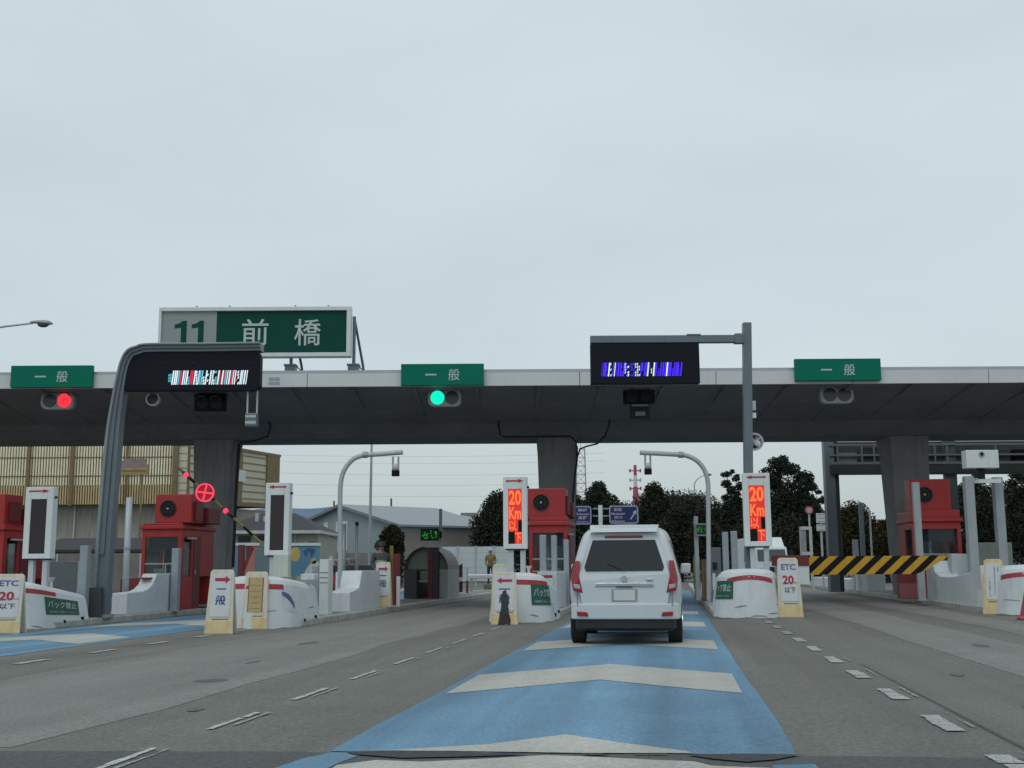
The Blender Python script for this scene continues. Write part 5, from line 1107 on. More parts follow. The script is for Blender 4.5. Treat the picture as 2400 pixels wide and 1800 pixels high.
c = P(1605, 1180, 260); t = thing('far_building', 'pale grey block far behind the dark tree belt', 'building', (c.x, 260, gz(c.x))); zz = P(1605, 1165, 260).z
MB().bx(-3, 4.2, 0, 8, 0, zz).build('wall', mat('far grey wall', (.22, .25, .28), .8), t); MB().bx(-3.2, 4.4, -.2, 8.2, zz, zz + .4).build('parapet', LGREY, t)
# mural panels by the roadside
def mural(px0, py0, px1, py1, Y, label, base, spots):
    x, z, w_, h_ = rect(px0, py0, px1, py1, Y); t = thing('mural_panel', label, 'panel', (x, Y, gz(x))); z0 = z - gz(x)
    MB().bx(-w_ / 2, w_ / 2, 0, .12, z0 - h_ / 2, z0 + h_ / 2).build('panel', base, t); MB().bx(-w_ / 2 - .05, w_ / 2 + .05, -.05, .16, z0 + h_ / 2, z0 + h_ / 2 + .14).build('top_rail', WHITEM, t)
    for poly, m, nm in spots: MB().prism([(a * w_, b_ * h_ + z0) for a, b_ in poly], -.012, 0).build(nm, m, t)
    MB().bx(-w_ * .4, -w_ * .36, .12, .2, 0, z0).bx(w_ * .36, w_ * .4, .12, .2, 0, z0).build('post', GALV, t)
MPK = mat('faded coral paint', (.50, .20, .14), .6, var=.12, scale=1); MBL = mat('sky blue paint', (.10, .25, .37), .6, var=.15, scale=1); MYE = mat('mural yellow', (.55, .40, .12), .6, var=.15, scale=2); MWH = mat('mural white', (.55, .55, .52), .6, var=.2, scale=2); MDB = mat('mural dark blue', (.03, .12, .25), .6, var=.2)
circ = lambda cx, cz, rx, rz, n=16: [(cx + rx * math.cos(2 * math.pi * k / n), cz + rz * math.sin(2 * math.pi * k / n)) for k in range(n)]
mural(545, 1279, 629, 1350, 56, 'coral and blue painted panel behind the dark red post', MPK, [([(-.5, -.5), (-.32, -.5), (-.12, .1), (-.1, .5), (-.5, .5)], MBL, 'blue_patch'), ([(-.32, -.5), (-.2, -.5), (-.02, .1), (.1, .42), (-.02, .5), (-.12, .5), (-.12, .1)], mat('mural maroon', (.20, .03, .04), .6), 'maroon_band'), (circ(.28, -.08, .12, .17), mat('mural ochre', (.42, .17, .07), .6), 'round_patch')])
mural(678, 1279, 748, 1350, 58, 'blue painted panel with yellow disc right of the unlit left arrow display', MBL, [(circ(-.3, .22, .17, .24), MYE, 'yellow_patch'), ([(.0, -.5), (.5, -.5), (.5, -.05), (.36, .02), (.2, -.1), (.05, -.3)], MWH, 'white_patch'), (circ(.32, .0, .10, .10), MYE, 'yellow_patch'), ([(-.05, .3), (.05, .12), (.16, .34), (.25, .1), (.38, .38), (.1, .44)], MDB, 'dark_blue_patch')])
# white fence of tall panels
Yf = 82
x0, x1 = P(1030, 1300, Yf).x, P(1200, 1300, Yf).x; c = (x0 + x1) / 2; zt = P(1115, 1281, Yf).z - gz(c)
t = thing('white_fence', 'tall white panel fence beside the arched shelter', 'fence', (c, Yf, gz(c))); hw = (x1 - x0) / 2
WF = mat('pale fence panel', (.52, .58, .60), .55, var=.05, dirt=.1)
n = 4
for k in range(n): a = -hw + 2 * hw * k / n; MB().bx(a + .06, a + 2 * hw / n - .06, 0, .08, .35, zt).build('panel', WF, t)
for k in range(n + 1): a = -hw + 2 * hw * k / n; MB().bx(a - .05, a + .05, -.05, .1, 0, zt + .05).build('post', LGREY, t)
gr = MB()
for k in range(4): gr.bx(-hw, hw, -.01, .0, .8 + .5 * k, .83 + .5 * k)
gr.build('groove', LGREY, t)
# guard rail and small gear on the verge
Yg = 56.0
x0, x1 = P(1095, 1350, Yg).x, P(1215, 1350, Yg).x; z_ = P(1150, 1351, Yg).z
t = thing('guard_rail', 'pale steel guard rail before the white panel fence', 'guard rail', (x0, Yg, gz(x0))); zz = z_ - gz(x0)
MB().prism([(0, zz - .1), (-.05, zz - .04), (0, zz), (-.05, zz + .05), (0, zz + .1), (.03, zz + .1), (.03, zz - .1)], 0, x1 - x0, 'yz').build('rail', WHITEM, t)
for k in range(3): xx = .15 + (x1 - x0 - .4) * k / 2; MB().bx(xx, xx + .1, .03, .13, 0, zz + .05).build('post', GALV, t)
for px0, px1, py0, py1, Y, m, lab, nm in ((1066, 1084, 1320, 1390, 50, mat('dark maroon panel', (.07, .025, .03), .6), 'dark maroon slanted panel right of the arched shelter', 'maroon_panel'), (1050, 1064, 1323, 1390, 49, mat('dark green panel', (.03, .06, .04), .7), 'dark green panel at the right pier of the arched shelter', 'green_panel')):
    x, z, w_, h_ = rect(px0, py0, px1, py1, Y); t = thing(nm, lab, 'panel', (x, Y, gz(x) + .14)); zt = z + h_ / 2 - gz(x) - .14
    MB().prism([(-w_ / 2, .1), (w_ / 2, .1), (w_ / 2, zt), (-w_ / 2, zt * .84)], 0, .1).build('panel', m, t); MB().bx(-w_ / 2, -w_ / 2 + .05, -.02, .0, 0, zt * .84).build('post', WHITEM, t); MB().bx(-w_ / 2, w_ / 2, -.03, -.005, zt * .42, zt * .55).build('white_bar', WHITEM, t)
for px, py, Y, lab in ((1077, 1331, 51, 'slim red and white marker post beside the maroon panel'), (1095, 1332, 53, 'slim dark red marker post at the end of the pale guard rail')):
    a = P(px, py, Y); g0 = gz(a.x) + .14; t = thing('marker_post', lab, 'post', (a.x, Y, g0)); h = a.z - g0
    MB().tube([(0, 0, 0), (0, 0, h * .5)], .05, 8).build('shaft', REDD if px > 1080 else WHITEM, t); MB().tube([(0, 0, h * .5), (0, 0, h)], .045, 8).build('upper_band', LGREY if px > 1080 else REDS, t)

# ------------------------------------------------------------------ arched stair shelter
Ys = 44.0
x, z, w_, h_ = rect(946, 1281, 1050, 1404, Ys); g0 = gz(x) + .145
t = thing('stair_shelter', 'small stair shelter with striped arched roof and a dark red pillar', 'shelter', (x, Ys, g0), -TH); hh = z + h_ / 2 - g0; hw = w_ / 2
spr = hh * .56; n = 16
arc = lambda k, r=1.0: (-hw * r * math.cos(math.pi * k / n), spr + (hh - spr) * r * math.sin(math.pi * k / n))
STR = [mat('dark awning stripe', (.05, .055, .052), .7), mat('pale awning stripe', (.42, .44, .40), .6, var=.1, dirt=.2)]
for c_ in range(2):
    mb = MB()
    for j in range(16):
        if j % 2 != c_: continue
        y0, y1 = .0 + .15 * j, .15 + .15 * j
        for k in range(n):
            a, b_ = arc(k), arc(k + 1); a2, b2 = arc(k, .95), arc(k + 1, .95)
            mb.add([(a[0], y0, a[1]), (b_[0], y0, b_[1]), (b_[0], y1, b_[1]), (a[0], y1, a[1]), (a2[0], y0, a2[1]), (b2[0], y0, b2[1]), (b2[0], y1, b2[1]), (a2[0], y1, a2[1])], [(0, 1, 2, 3), (7, 6, 5, 4), (0, 4, 5, 1), (2, 6, 7, 3)])
    mb.build('roof_stripes', STR[c_], t)  # dark and pale stripes of the awning roof, not separate slats
gpm = bpy.data.materials.new('translucent gable sheet'); gpm.use_nodes = True; gn = gpm.node_tree.nodes; gb = gn['Principled BSDF']; gb.inputs['Base Color'].default_value = (.66, .68, .60, 1); gb.inputs['Roughness'].default_value = .6
gtr = gn.new('ShaderNodeBsdfTranslucent'); gtr.inputs[0].default_value = (.75, .78, .68, 1); gmx = gn.new('ShaderNodeMixShader'); gmx.inputs[0].default_value = .6
gpm.node_tree.links.new(gb.outputs[0], gmx.inputs[1]); gpm.node_tree.links.new(gtr.outputs[0], gmx.inputs[2]); gpm.node_tree.links.new(gmx.outputs[0], gn['Material Output'].inputs[0])
MB().add([(arc(k, .94)[0], .42, arc(k, .94)[1]) for k in range(n + 1)] + [(arc(k, .94)[0], .45, arc(k, .94)[1]) for k in range(n + 1)], [tuple(range(n + 1)), tuple(range(2 * n + 1, n, -1))]).build('gable_panel', gpm, t)
MB().bx(-hw, -hw * .42, .0, 2.4, 0, spr).build('side_wall', mat('dim grey wall', (.10, .105, .105), .8, var=.15), t)
MB().bx(hw * .62, hw, .02, 2.4, 0, spr).build('pier', mat('pale pier', (.40, .43, .42), .7, var=.08, dirt=.2), t)
MB().bx(hw * .12, hw * .34, -.12, .12, 0, hh * .98).build('pillar', REDD, t); MB().bx(hw * .34, hw * .60, -.1, .12, 0, hh * .98).build('pillar_side', mat('dark violet grey', (.07, .06, .07), .7), t); MB().bx(hw * .0, hw * .66, -.2, .2, hh * .98, hh * 1.03).build('pillar_cap', LGREY, t)
MB().bx(-hw * .42, hw * .62, 2.3, 2.4, 0, spr * .45).bx(-hw * .42, hw * .62, .1, 2.3, .0, .02).build('interior', BLACK, t); MB().bx(-hw * .42, hw * .12, .55, .6, spr * .60, spr * .95).build('inner_panel', gpm, t); MB().bx(-hw * .42, hw * .12, .3, .34, spr * .55, spr * .63).build('beam', GALV, t)

# ------------------------------------------------------------------ people
def person(px, Y, h0, hgt, label, top, legs, skin=(.32, .2, .15), hat=None, turn=0, stripe=None):
    a = P(px, 1350, Y); t = thing('person', label, 'person', (a.x, Y, gz(a.x) + h0), turn); k = hgt / 1.72
    V = [(0, 0, .95), (0, 0, 1.15), (0, 0, 1.38), (0, -.01, 1.48), (0, -.02, 1.58), (0, -.01, 1.70)]
    E = [(0, 1), (1, 2), (2, 3), (3, 4), (4, 5)]; Rr = [.15, .145, .16, .062, .095, .07]
    for s_ in (-1, 1):
        i = len(V); V += [(s_ * .10, 0, .88), (s_ * .11, .0, .5), (s_ * .115, .03, .09), (s_ * .12, -.12, .04), (s_ * .19, 0, 1.40), (s_ * .26, .02, 1.13), (s_ * .20, -.13, .93), (s_ * .17, -.22, .90)]
        E += [(0, i), (i, i + 1), (i + 1, i + 2), (i + 2, i + 3), (2, i + 4), (i + 4, i + 5), (i + 5, i + 6), (i + 6, i + 7)]; Rr += [.10, .07, .05, .045, .075, .052, .04, .03]
    me = bpy.data.meshes.new('body'); me.from_pydata([tuple(c_ * k for c_ in v_) for v_ in V], E, []); ob = bpy.data.objects.new('body', me); C.objects.link(ob)
    md = ob.modifiers.new('skin', 'SKIN'); sv = me.skin_vertices[0].data
    for i, r_ in enumerate(Rr): sv[i].radius = (r_ * k, r_ * k)
    sv[0].use_root = True
    ob.modifiers.new('sub', 'SUBSURF').levels = 1
    dg = bpy.context.evaluated_depsgraph_get(); m2 = bpy.data.meshes.new_from_object(ob.evaluated_get(dg)); bpy.data.objects.remove(ob)
    m2.name = 'body'; m2.materials.clear(); m2.materials.append(mat('skin', skin, .6, var=.05)); m2.materials.append(top); m2.materials.append(legs)
    for p in m2.polygons:
        z = p.center.z / k
        p.material_index = 0 if z > 1.46 or (abs(p.center.x) > .12 * k and p.center.y < -.17 * k and z > .8) else (1 if z > .93 else 2); p.use_smooth = True
    bo = bpy.data.objects.new('body', m2); C.objects.link(bo); bo.parent = t
    f = MB()
    for s_ in (-1, 1): f.tube([(s_ * .035 * k, -.105 * k, 1.615 * k), (s_ * .035 * k, -.115 * k, 1.615 * k)], .012 * k, 8)
    f.bx(-.03 * k, .03 * k, -.116 * k, -.10 * k, 1.535 * k, 1.545 * k).build('face_features', BLACK, t); MB().prism([(-.11 * k, 1.56 * k), (-.125 * k, 1.6 * k), (-.10 * k, 1.6 * k)], -.02, .02).build('nose_tip', mat('skin', (0, 0, 0)), t, bevel=.003)
    rings = [[(r_ * k * math.cos(2 * math.pi * q / 16), (-.015 + r_ * 1.1 * math.sin(2 * math.pi * q / 16)) * k, z_ * k) for q in range(16)] for r_, z_ in ((.135, 1.64), (.125, 1.66), (.118, 1.70), (.085, 1.76), (.03, 1.785))]
    MB().loft(rings).build('helmet', hat, t, smooth=True)
    if stripe: MB().ring((0, 0), .155 * k, .168 * k, -.05, .05).build('vest_band', stripe, t).matrix_local = Matrix.Translation((0, 0, 1.2 * k)) @ Matrix.Rotation(math.pi / 2, 4, 'X')
    return t
person(892, 35.9, .15, 1.86, 'person in grey jacket and dark cap behind the small board with right arrow', mat('grey jacket', (.085, .09, .095), .8, var=.15), mat('dark trousers', (.03, .032, .035), .8), hat=mat('dark cap', (.035, .037, .04), .5), turn=.5, stripe=mat('cap stripe grey', (.4, .4, .38), .5))
person(1150, 61.5, .4, 1.80, 'person in yellow green vest and dark green trousers by the guard rail', mat('yellow green vest', (.19, .18, .06), .7, var=.25, scale=9), mat('dark green trousers', (.018, .04, .035), .8), hat=mat('pale lilac helmet', (.42, .38, .45), .4), turn=-.2, stripe=mat('orange band', (.4, .10, .03), .6))

# ------------------------------------------------------------------ lamps, poles, towers, wires
def lamp(px, pyt, Y, hp, arm, label, head=.7, r=.09):
    a = P(px, pyt, Y); t = thing('street_lamp', label, 'street lamp', (a.x - arm, Y, gz(a.x))); zt = a.z - gz(a.x)
    s_ = 1 if arm > 0 else -1; A_ = abs(arm)
    pts = smooth([Vector((0, 0, 0)), Vector((0, 0, zt * .5)), Vector((0, 0, zt - 1.6)), Vector((s_ * A_ * .12, 0, zt - .75)), Vector((s_ * A_ * .45, 0, zt - .28)), Vector((s_ * (A_ - head * .3), 0, zt))], 5)
    MB().tube(pts, [r * (1 - .55 * i / (len(pts) - 1)) for i in range(len(pts))], 8).build('pole', LGREY, t, smooth=True)
    rings = []
    for u, wy, hz, dz in ((-.42, .05, .05, .03), (-.2, .10, .09, .02), (.1, .17, .13, 0), (.35, .16, .12, -.02), (.5, .06, .05, -.04)):
        rings.append([(s_ * A_ + s_ * u * head, wy * math.cos(q), dz + zt + hz * math.sin(q) * (1 if math.sin(q) > 0 else .5)) for q in [2 * math.pi * j / 12 for j in range(12)]])
    MB().loft(rings).build('lamp_head', mat('lamp head grey', (.30, .32, .33), .4, metal=.3), t, smooth=True)
    MB().loft([[(s_ * A_ + s_ * u * head, wy * math.cos(q), zt - .05 - dz) for q in [2 * math.pi * j / 10 for j in range(10)] for u in [u0 + .2 * math.sin(q) * 0]] for u0, wy, dz in ()] or [[(s_ * A_ + head * (.12 + .26 * sc2 * math.cos(q)) * s_, .13 * sc2 * math.sin(q), zt - dz) for q in [2 * math.pi * j / 12 for j in range(12)]] for sc2, dz in ((1, .02), (.85, .13), (.4, .18))]).build('lamp_glass', mat('dark lamp glass', (.06, .06, .055), .15), t, smooth=True)
lamp(95, 757, 48, 11, 4.3, 'street lamp reaching in from the left edge against the sky', 1.0)
lamp(1660, 1112, 130, 8, 1.6, 'distant pale street lamp bending right over the dark tree belt', .8, .1)
a = P(866, 1300, 60); t = thing('lamp_mast', 'slender grey mast behind the left curved camera pole', 'mast', (a.x, 60, gz(a.x)))
MB().tube([(0, 0, 0), (.02, 0, 5), (.05, 0, 8.6)], [.085, .07, .05], 8).build('mast', GALV, t); MB().bx(-.4, .4, -.1, .1, 8.6, 8.75).build('lamp_head', GREYP, t)
def lattice(px0, px1, pyt, pyb, Y, m0, m1, label, name='lattice_tower', taper=.8):
    x, z, w_, h_ = rect(px0, pyt, px1, pyb, Y); t = thing(name, label, 'tower', (x, Y, gz(x))); zt = z + h_ / 2 - gz(x); n = max(6, int(zt / w_ / 1.0)); mbs = [MB(), MB()]
    r = w_ * .035
    for k in range(n):
        za, zb = zt * k / n, zt * (k + 1) / n; ha, hb = w_ / 2 * (1 + (1 - k / n) * .5) , w_ / 2 * (1 + (1 - (k + 1) / n) * .5)
        mb = mbs[k % 2 if m1 else 0]; cs = [(-1, -1), (1, -1), (1, 1), (-1, 1)]
        for i in range(4):
            a, b_ = cs[i], cs[(i + 1) % 4]
            mb.tube([(a[0] * ha, a[1] * ha, za), (a[0] * hb, a[1] * hb, zb)], r * 1.3, 4); mb.tube([(a[0] * ha, a[1] * ha, za), (b_[0] * hb, b_[1] * hb, zb)], r * .8, 4); mb.tube([(a[0] * hb, a[1] * hb, zb), (b_[0] * hb, b_[1] * hb, zb)], r * .8, 4)
    mbs[0].build('lattice', m0, t)
    if m1: mbs[1].build('lattice_bands', m1, t)
    return t, zt, w_
TWR = mat('pale tower steel', (.36, .38, .40), .6)
t, zt, ww = lattice(1352, 1371, 1052, 1160, 420, TWR, None, 'pale lattice tower behind the middle column')
MB().tube([(0, 0, zt), (0, 0, zt + 3)], .12, 6).build('antenna', TWR, t)
# red and white mast
x, z, w_, h_ = rect(1480, 1090, 1498, 1150, 250); t = thing('radio_mast', 'red and white radio mast with cross arms above the tree belt', 'tower', (x, 250, gz(x))); zt = z + h_ / 2 - gz(x); RM, WM = mat('mast red', (.40, .07, .12), .6), mat('mast white', (.62, .6, .62), .6)
for k, (za, zb_, m, r) in enumerate(((0, zt - 8.3, LGREY, .35), (zt - 8.3, zt - 4.6, RM, .55), (zt - 4.6, zt - 3.0, WM, .42), (zt - 3.0, zt - 2.2, WM, .4), (zt - 2.2, zt, RM, .36))): MB().tube([(0, 0, za), (0, 0, zb_)], [r * (1.25 if k == 1 else 1), r * .9], 8).build('mast_section', m, t)
for zz, m in ((zt - 1.2, RM), (zt - 3.2, LGREY), (zt - 5.0, RM)):
    MB().tube([(-1.15, 0, zz), (1.15, 0, zz)], .12, 6).tube([(-1.1, 0, zz - .35), (-1.1, 0, zz + .35)], .2, 6).tube([(1.1, 0, zz - .35), (1.1, 0, zz + .35)], .2, 6).build('cross_arm', m, t)
x_ = P(1498, 1140, 250).x - x; MB().tube([(x_, 0, zt - 6), (x_ + .5, 0, zt - 8.3)], [.2, .8], 8).build('dish', WM, t)
def upole(px, pyt, Y, label):
    a = P(px, pyt, Y); t = thing('utility_pole', label, 'utility pole', (a.x, Y, gz(a.x))); zt = a.z - gz(a.x); m = mat('weathered pole', (.13, .125, .12), .8)
    MB().tube([(0, 0, 0), (0, 0, zt)], [.2, .12], 8).build('pole', m, t)
    for zz, hw in ((zt - 1.2, 1.3), (zt - 2.0, .9)): MB().bx(-hw, hw, -.06, .06, zz, zz + .12).build('cross_arm', m, t)
    MB().tube([(.35, 0, zt - 3.2), (.35, 0, zt - 2.2)], .22, 8).build('transformer', m, t)
    return t, zt
t1, z1 = upole(917, 1168, 150, 'utility pole with cross arms above the warehouse roof')
t2, z2 = upole(783, 1174, 155, 'utility pole with cross arms left of the warehouse ridge')
WIRE = mat('wire', (.22, .23, .24), .6)
for k, (pya, pyb) in enumerate(((1058, 1062), (1072, 1080), (1098, 1108), (1126, 1130), (1150, 1157))):
    a, b_ = P(380, pya, 330), P(1420, pyb, 330); mb = MB()
    mb.tube([a + (b_ - a) * (i / 10) - Vector((0, 0, 1.2 * (1 - (i / 5 - 1) ** 2))) for i in range(11)], .024, 4); o_ = mb.build('overhead_wire', WIRE)
    tag(o_, 'thin overhead wire across the sky seen under the canopy', 'wire', 'overhead wires under the canopy')
# blue direction signs on one post
Yb = 62
a = P(1407, 1184, Yb); t = thing('direction_sign', 'pair of blue direction signs on a white post beyond the gate', 'road sign', (a.x, Yb, gz(a.x))); zp = a.z - gz(a.x)
MB().tube([(0, 0, 0), (0, 0, zp)], .11, 12).build('post', WHITEM, t)
for k in (1202, 1219): zz = P(1407, k - 10, Yb).z - gz(a.x); MB().bx(P(1390, k, Yb).x - a.x, P(1430, k, Yb).x - a.x, .05, .09, zz - .03, zz + .03).build('bracket', GALV, t)
BLS = mat('direction blue', (.016, .022, .115), .4, var=.06)
def dsign(px0, py0, px1, py1, words, arr):
    x, z, w_, h_ = rect(px0, py0, px1, py1, Yb - .15); x -= a.x; z -= gz(a.x)
    p = MB(); p.prism([(q[0] + x, q[1] + z) for q in rrect(w_, h_, .14)], -.15, -.09); b_ = p.build('sign_border', mat('sign border', (.36, .38, .46), .5), t)
    MB().prism([(q[0] + x, q[1] + z) for q in rrect(w_ - .12, h_ - .12, .1)], -.158, -.15).build('sign_face', BLS, b_)
    for body, cx, cz, ww, hh in words: text(body, ww * w_, hh * h_, mat('sign white', (.42, .44, .54), .5), b_, x + cx * w_, -.163, z + cz * h_, .02)
    if arr:
        m_ = MB(); u = Vector((.55, .84)); n_ = Vector((.84, -.55)); o2 = Vector((x + w_ * .33, z - h_ * .02))
        f = lambda s_, q: tuple(o2 + u * s_ * h_ + n_ * q * h_)
        m_.prism([f(-.30, -.035), f(-.30, .035), f(.1, .035), f(.1, .12), f(.33, 0), f(.1, -.12), f(.1, -.035)], -.164, -.158); m_.build('arrow', mat('sign white', (0, 0, 0)), b_)
dsign(1332, 1186, 1386, 1229, [('高崎', .12, .28, .40, .17), ('Takasaki', .12, .06, .56, .11), ('長野', .12, -.15, .40, .17), ('Nagano', .12, -.36, .5, .11)], False)
dsign(1428, 1185, 1496, 1227, [('前橋', -.2, .28, .28, .18), ('Maebashi', -.2, .05, .46, .12), ('渋川', -.2, -.15, .28, .18), ('Shibukawa', -.2, -.36, .46, .11)], True)

# ------------------------------------------------------------------ equipment gantry and signs beyond the right lane
Yq = 48.0
xa, xb = P(1947, 1200, Yq).x, P(2520, 1200, Yq).x
t = thing('equipment_gantry', 'dark steel gantry loaded with toll antennas beyond the right lane', 'gantry', (xa, Yq, gz(xa) + .1)); g0 = gz(xa) + .1; zz = lambda py, px=2000: P(px, py, Yq).z - g0
GD = mat('gantry grey', (.042, .052, .055), .6, var=.15, dirt=.2); GG = mat('gantry light grey', (.19, .205, .21), .6, var=.12)
MB().bx(-.2, .2, -.2, .2, 0, zz(1030)).build('post', mat('gantry post', (.17, .205, .225), .5, var=.1, dirt=.15), t, bevel=.02); MB().bx(.2, .38, -.1, .25, 0, zz(1030)).build('post_side', GD, t)
for px in (2232, 2470): xx = P(px, 1200, Yq).x - xa; MB().bx(xx - .22, xx + .22, -.2, .2, -.1, zz(1030)).build('post', mat('gantry green grey', (.085, .12, .115), .6, var=.1), t, bevel=.02)
W_ = xb - xa
MB().bx(0, W_, -.3, .3, zz(1112), zz(1092)).build('bottom_beam', GD, t, bevel=.01)
MB().bx(0, W_, -.25, .25, zz(1090), zz(1084)).bx(0, W_, -.25, -.2, zz(1070), zz(1066)).bx(0, W_, -.25, -.2, zz(1046), zz(1042)).bx(0, W_, .4, .45, zz(1060), zz(1050)).build('rail', GG, t)
for k in (0, 2, 3, 6, 8, 9, 13, 16, 19): xx = .3 + W_ * k / 20; MB().bx(xx, xx + .06, -.24, -.19, zz(1090), zz(1042)).build('upright', GG, t)
rnd = random.Random(5); xx = .35
while xx < W_ - .8:
    ww = rnd.uniform(.5, .95); m = rnd.choice((GD, BLACK, GG, GD)); MB().bx(xx, xx + ww, -.15, .35, zz(1086), zz(rnd.choice((1056, 1050, 1062)))).build('equipment_box', m, t, bevel=.015); xx += ww + rnd.uniform(.05, .3)
MB().bx(0, W_, .3, .34, zz(1112), zz(1034)).build('back_panel', mat('dark mesh panel', (.05, .06, .062), .8, var=.25), t)
for px in (2070, 2064, 2166): q = P(px, 1090, Yq).x - xa; MB().tube([(q, -.33, zz(1096)), (q, -.33, zz(1088))], .07, 8).build('lamp', WHITEM, t)
def flat_sign(px0, py0, px1, py1, Y, m, label, nm='small_sign', posts=1, rows=0, rnd_=False):
    x, z, w_, h_ = rect(px0, py0, px1, py1, Y); g0 = gz(x) + .1; t = thing(nm, label, 'sign', (x, Y, g0)); z -= g0
    if rnd_: MB().disc((0, z), w_ / 2, -.03, .02).build('panel', m, t); MB().ring((0, z), w_ * .36, w_ * .5, -.04, -.03).build('rim', REDS, t)
    else: MB().bx(-w_ / 2, w_ / 2, -.03, .03, z - h_ / 2, z + h_ / 2).build('panel', m, t, bevel=.01)
    for k in range(rows): MB().bx(-w_ * .36, w_ * .36, -.034, -.03, z - h_ * .35 + h_ * .7 * k / max(1, rows - 1) - .02, z - h_ * .35 + h_ * .7 * k / max(1, rows - 1) + .02).build('text_line', GALV, t)
    for k in range(posts): q = 0 if posts == 1 else (-1 if k == 0 else 1) * w_ * .42; MB().tube([(q, .06, 0), (q, .06, z + h_ * .3)], .045, 8).build('post', LGREY, t)
flat_sign(1913, 1203, 1936, 1226, 56, BOARDW, 'upper white board beside the gantry post', rows=3)
flat_sign(1914, 1229, 1936, 1245, 54, BOARDW, 'lower white board beside the gantry post', rows=2)
flat_sign(1887, 1186, 1906, 1205, 60, mat('faded white disc', (.40, .36, .36), .5), 'round faded red rimmed sign in front of the pine trees', 'round_sign', rnd_=True)
x, z, w_, h_ = rect(1878, 1234, 1904, 1302, 52); g0 = gz(x) + .1; t = thing('steel_cabinet', 'white steel frame cabinet beyond the striped barrier', 'frame', (x, 52, g0)); zt = z + h_ / 2 - g0
MB().bx(-w_ / 2, -w_ * .05, 0, .3, .2, zt).build('cabinet', mat('pale grey cabinet', (.36, .38, .38), .6), t); MB().bx(w_ * .36, w_ / 2, 0, .08, 0, zt).bx(-w_ / 2, w_ * .36, -.02, .0, zt - .14, zt).bx(-w_ / 2, w_ * .5, -.03, -.02, zt * .55, zt * .6).build('frame', WHITEM, t)
for px0, px1, pyt, Y, lab in ((1965, 1972, 1236, 50, 'short grey post with bracket right of the gantry post'), (2012, 2022, 1180, 51, 'grey post pair rising behind the striped barrier, left one'), (2036, 2040, 1196, 53, 'thin pale pole between the gantry post and the right canopy column'), (1998, 2010, 1265, 49, 'stubby grey post beside the rising grey post')):
    post('steel_post', px0, px1, pyt, Y, lab, None, GALV if px0 != 2012 else GREYP)
# truck cab
Yt = 66
x, z, w_, h_ = rect(1770, 1258, 1848, 1330, Yt); g0 = gz(x); t = thing('white_truck', 'white truck facing the gate, half hidden by the orange lit display', 'truck', (x, Yt, g0)); zt = z + h_ / 2 - g0; hw = w_ / 2
MB().loft([[(-hw, 0, .5), (hw, 0, .5), (hw, 1.9, .5), (-hw, 1.9, .5)], [(-hw, 0, 1.35), (hw, 0, 1.35), (hw, 1.9, 1.35), (-hw, 1.9, 1.35)], [(-hw * .95, .25, zt - .55), (hw * .95, .25, zt - .55), (hw * .95, 1.9, zt - .55), (-hw * .95, 1.9, zt - .55)]]).build('cab', WHITEM, t, bevel=.05)
MB().bx(-hw * .94, hw * .94, 1.95, 6.5, .9, zt).prism([(0.5, zt - .56), (1.9, zt - .56), (1.9, zt), (1.2, zt)], -hw * .9, hw * .9, 'yz').build('cargo_box', WHITEM, t, bevel=.03)
MB().add([(-hw * .86, -.02, 1.42), (hw * .86, -.02, 1.42), (hw * .84, .22, zt - .66), (-hw * .84, .22, zt - .66)], [(0, 1, 2, 3)]).build('windscreen', mat('teal windscreen', (.05, .075, .075), .12), t)
MB().bx(-hw, hw, -.1, .1, .35, .7).build('bumper', LGREY, t, bevel=.03); MB().bx(-hw * .5, hw * .5, -.02, .01, .8, 1.1).build('grille', DARK, t)
for s_ in (-1, 1):
    MB().bx(s_ * hw * .74 - .14, s_ * hw * .74 + .14, -.03, .02, .78, 1.05).build('headlight', mat('headlight', (.5, .52, .52), .15), t); MB().bx(s_ * (hw + .16) - .1, s_ * (hw + .16) + .1, -.1, .0, 1.5, 2.0).build('mirror', DARK, t)
    for yy in (.9, 5.2): MB().tube([(s_ * hw * .98, yy, .42), (s_ * hw * .7, yy, .42)], .42, 18).build('wheel', RUB, t)

# ------------------------------------------------------------------ trees
LEAFD = leafmat('dark evergreen leaf', (.028, .034, .025), (.052, .061, .042)); LEAFO = leafmat('olive brown leaf', (.030, .029, .017), (.060, .055, .029)); LEAFP = leafmat('pine needles', (.025, .032, .026), (.047, .057, .042)); BARK = mat('bark', (.07, .055, .045), .9, var=.3, scale=4, bump=.5)
def leaves(cl, n, size, rnd, flat=1.0, up=0.0):
    mb = MB(); tot = sum(c[3] * c[4] for c in cl)
    for cx, cy, cz, rx, rz in cl:
        for _ in range(int(n * rx * rz / tot)):
            while True:
                a, b_, c_ = rnd.uniform(-1, 1), rnd.uniform(-1, 1), rnd.uniform(-1, 1); q = a * a + b_ * b_ + c_ * c_
                if .02 < q < 1: break
            f = (rnd.uniform(.55, 1.06) if rnd.random() < .8 else rnd.uniform(.2, .6)) / math.sqrt(q)
            p = Vector((cx + a * f * rx, cy + b_ * f * rx * flat, cz + c_ * f * rz))
            u = Vector((rnd.gauss(0, 1), rnd.gauss(0, 1), rnd.gauss(0, .7))).normalized(); v_ = u.cross(Vector((rnd.gauss(0, 1), rnd.gauss(0, 1), rnd.gauss(0, 1) + up))).normalized(); s_ = size * rnd.uniform(.6, 1.35)
            i = len(mb.v); mb.v += [tuple(p - u * s_), tuple(p + v_ * s_ * .5), tuple(p + u * s_), tuple(p - v_ * s_ * .5)]; mb.f.append((i, i + 1, i + 2, i + 3))
    return mb
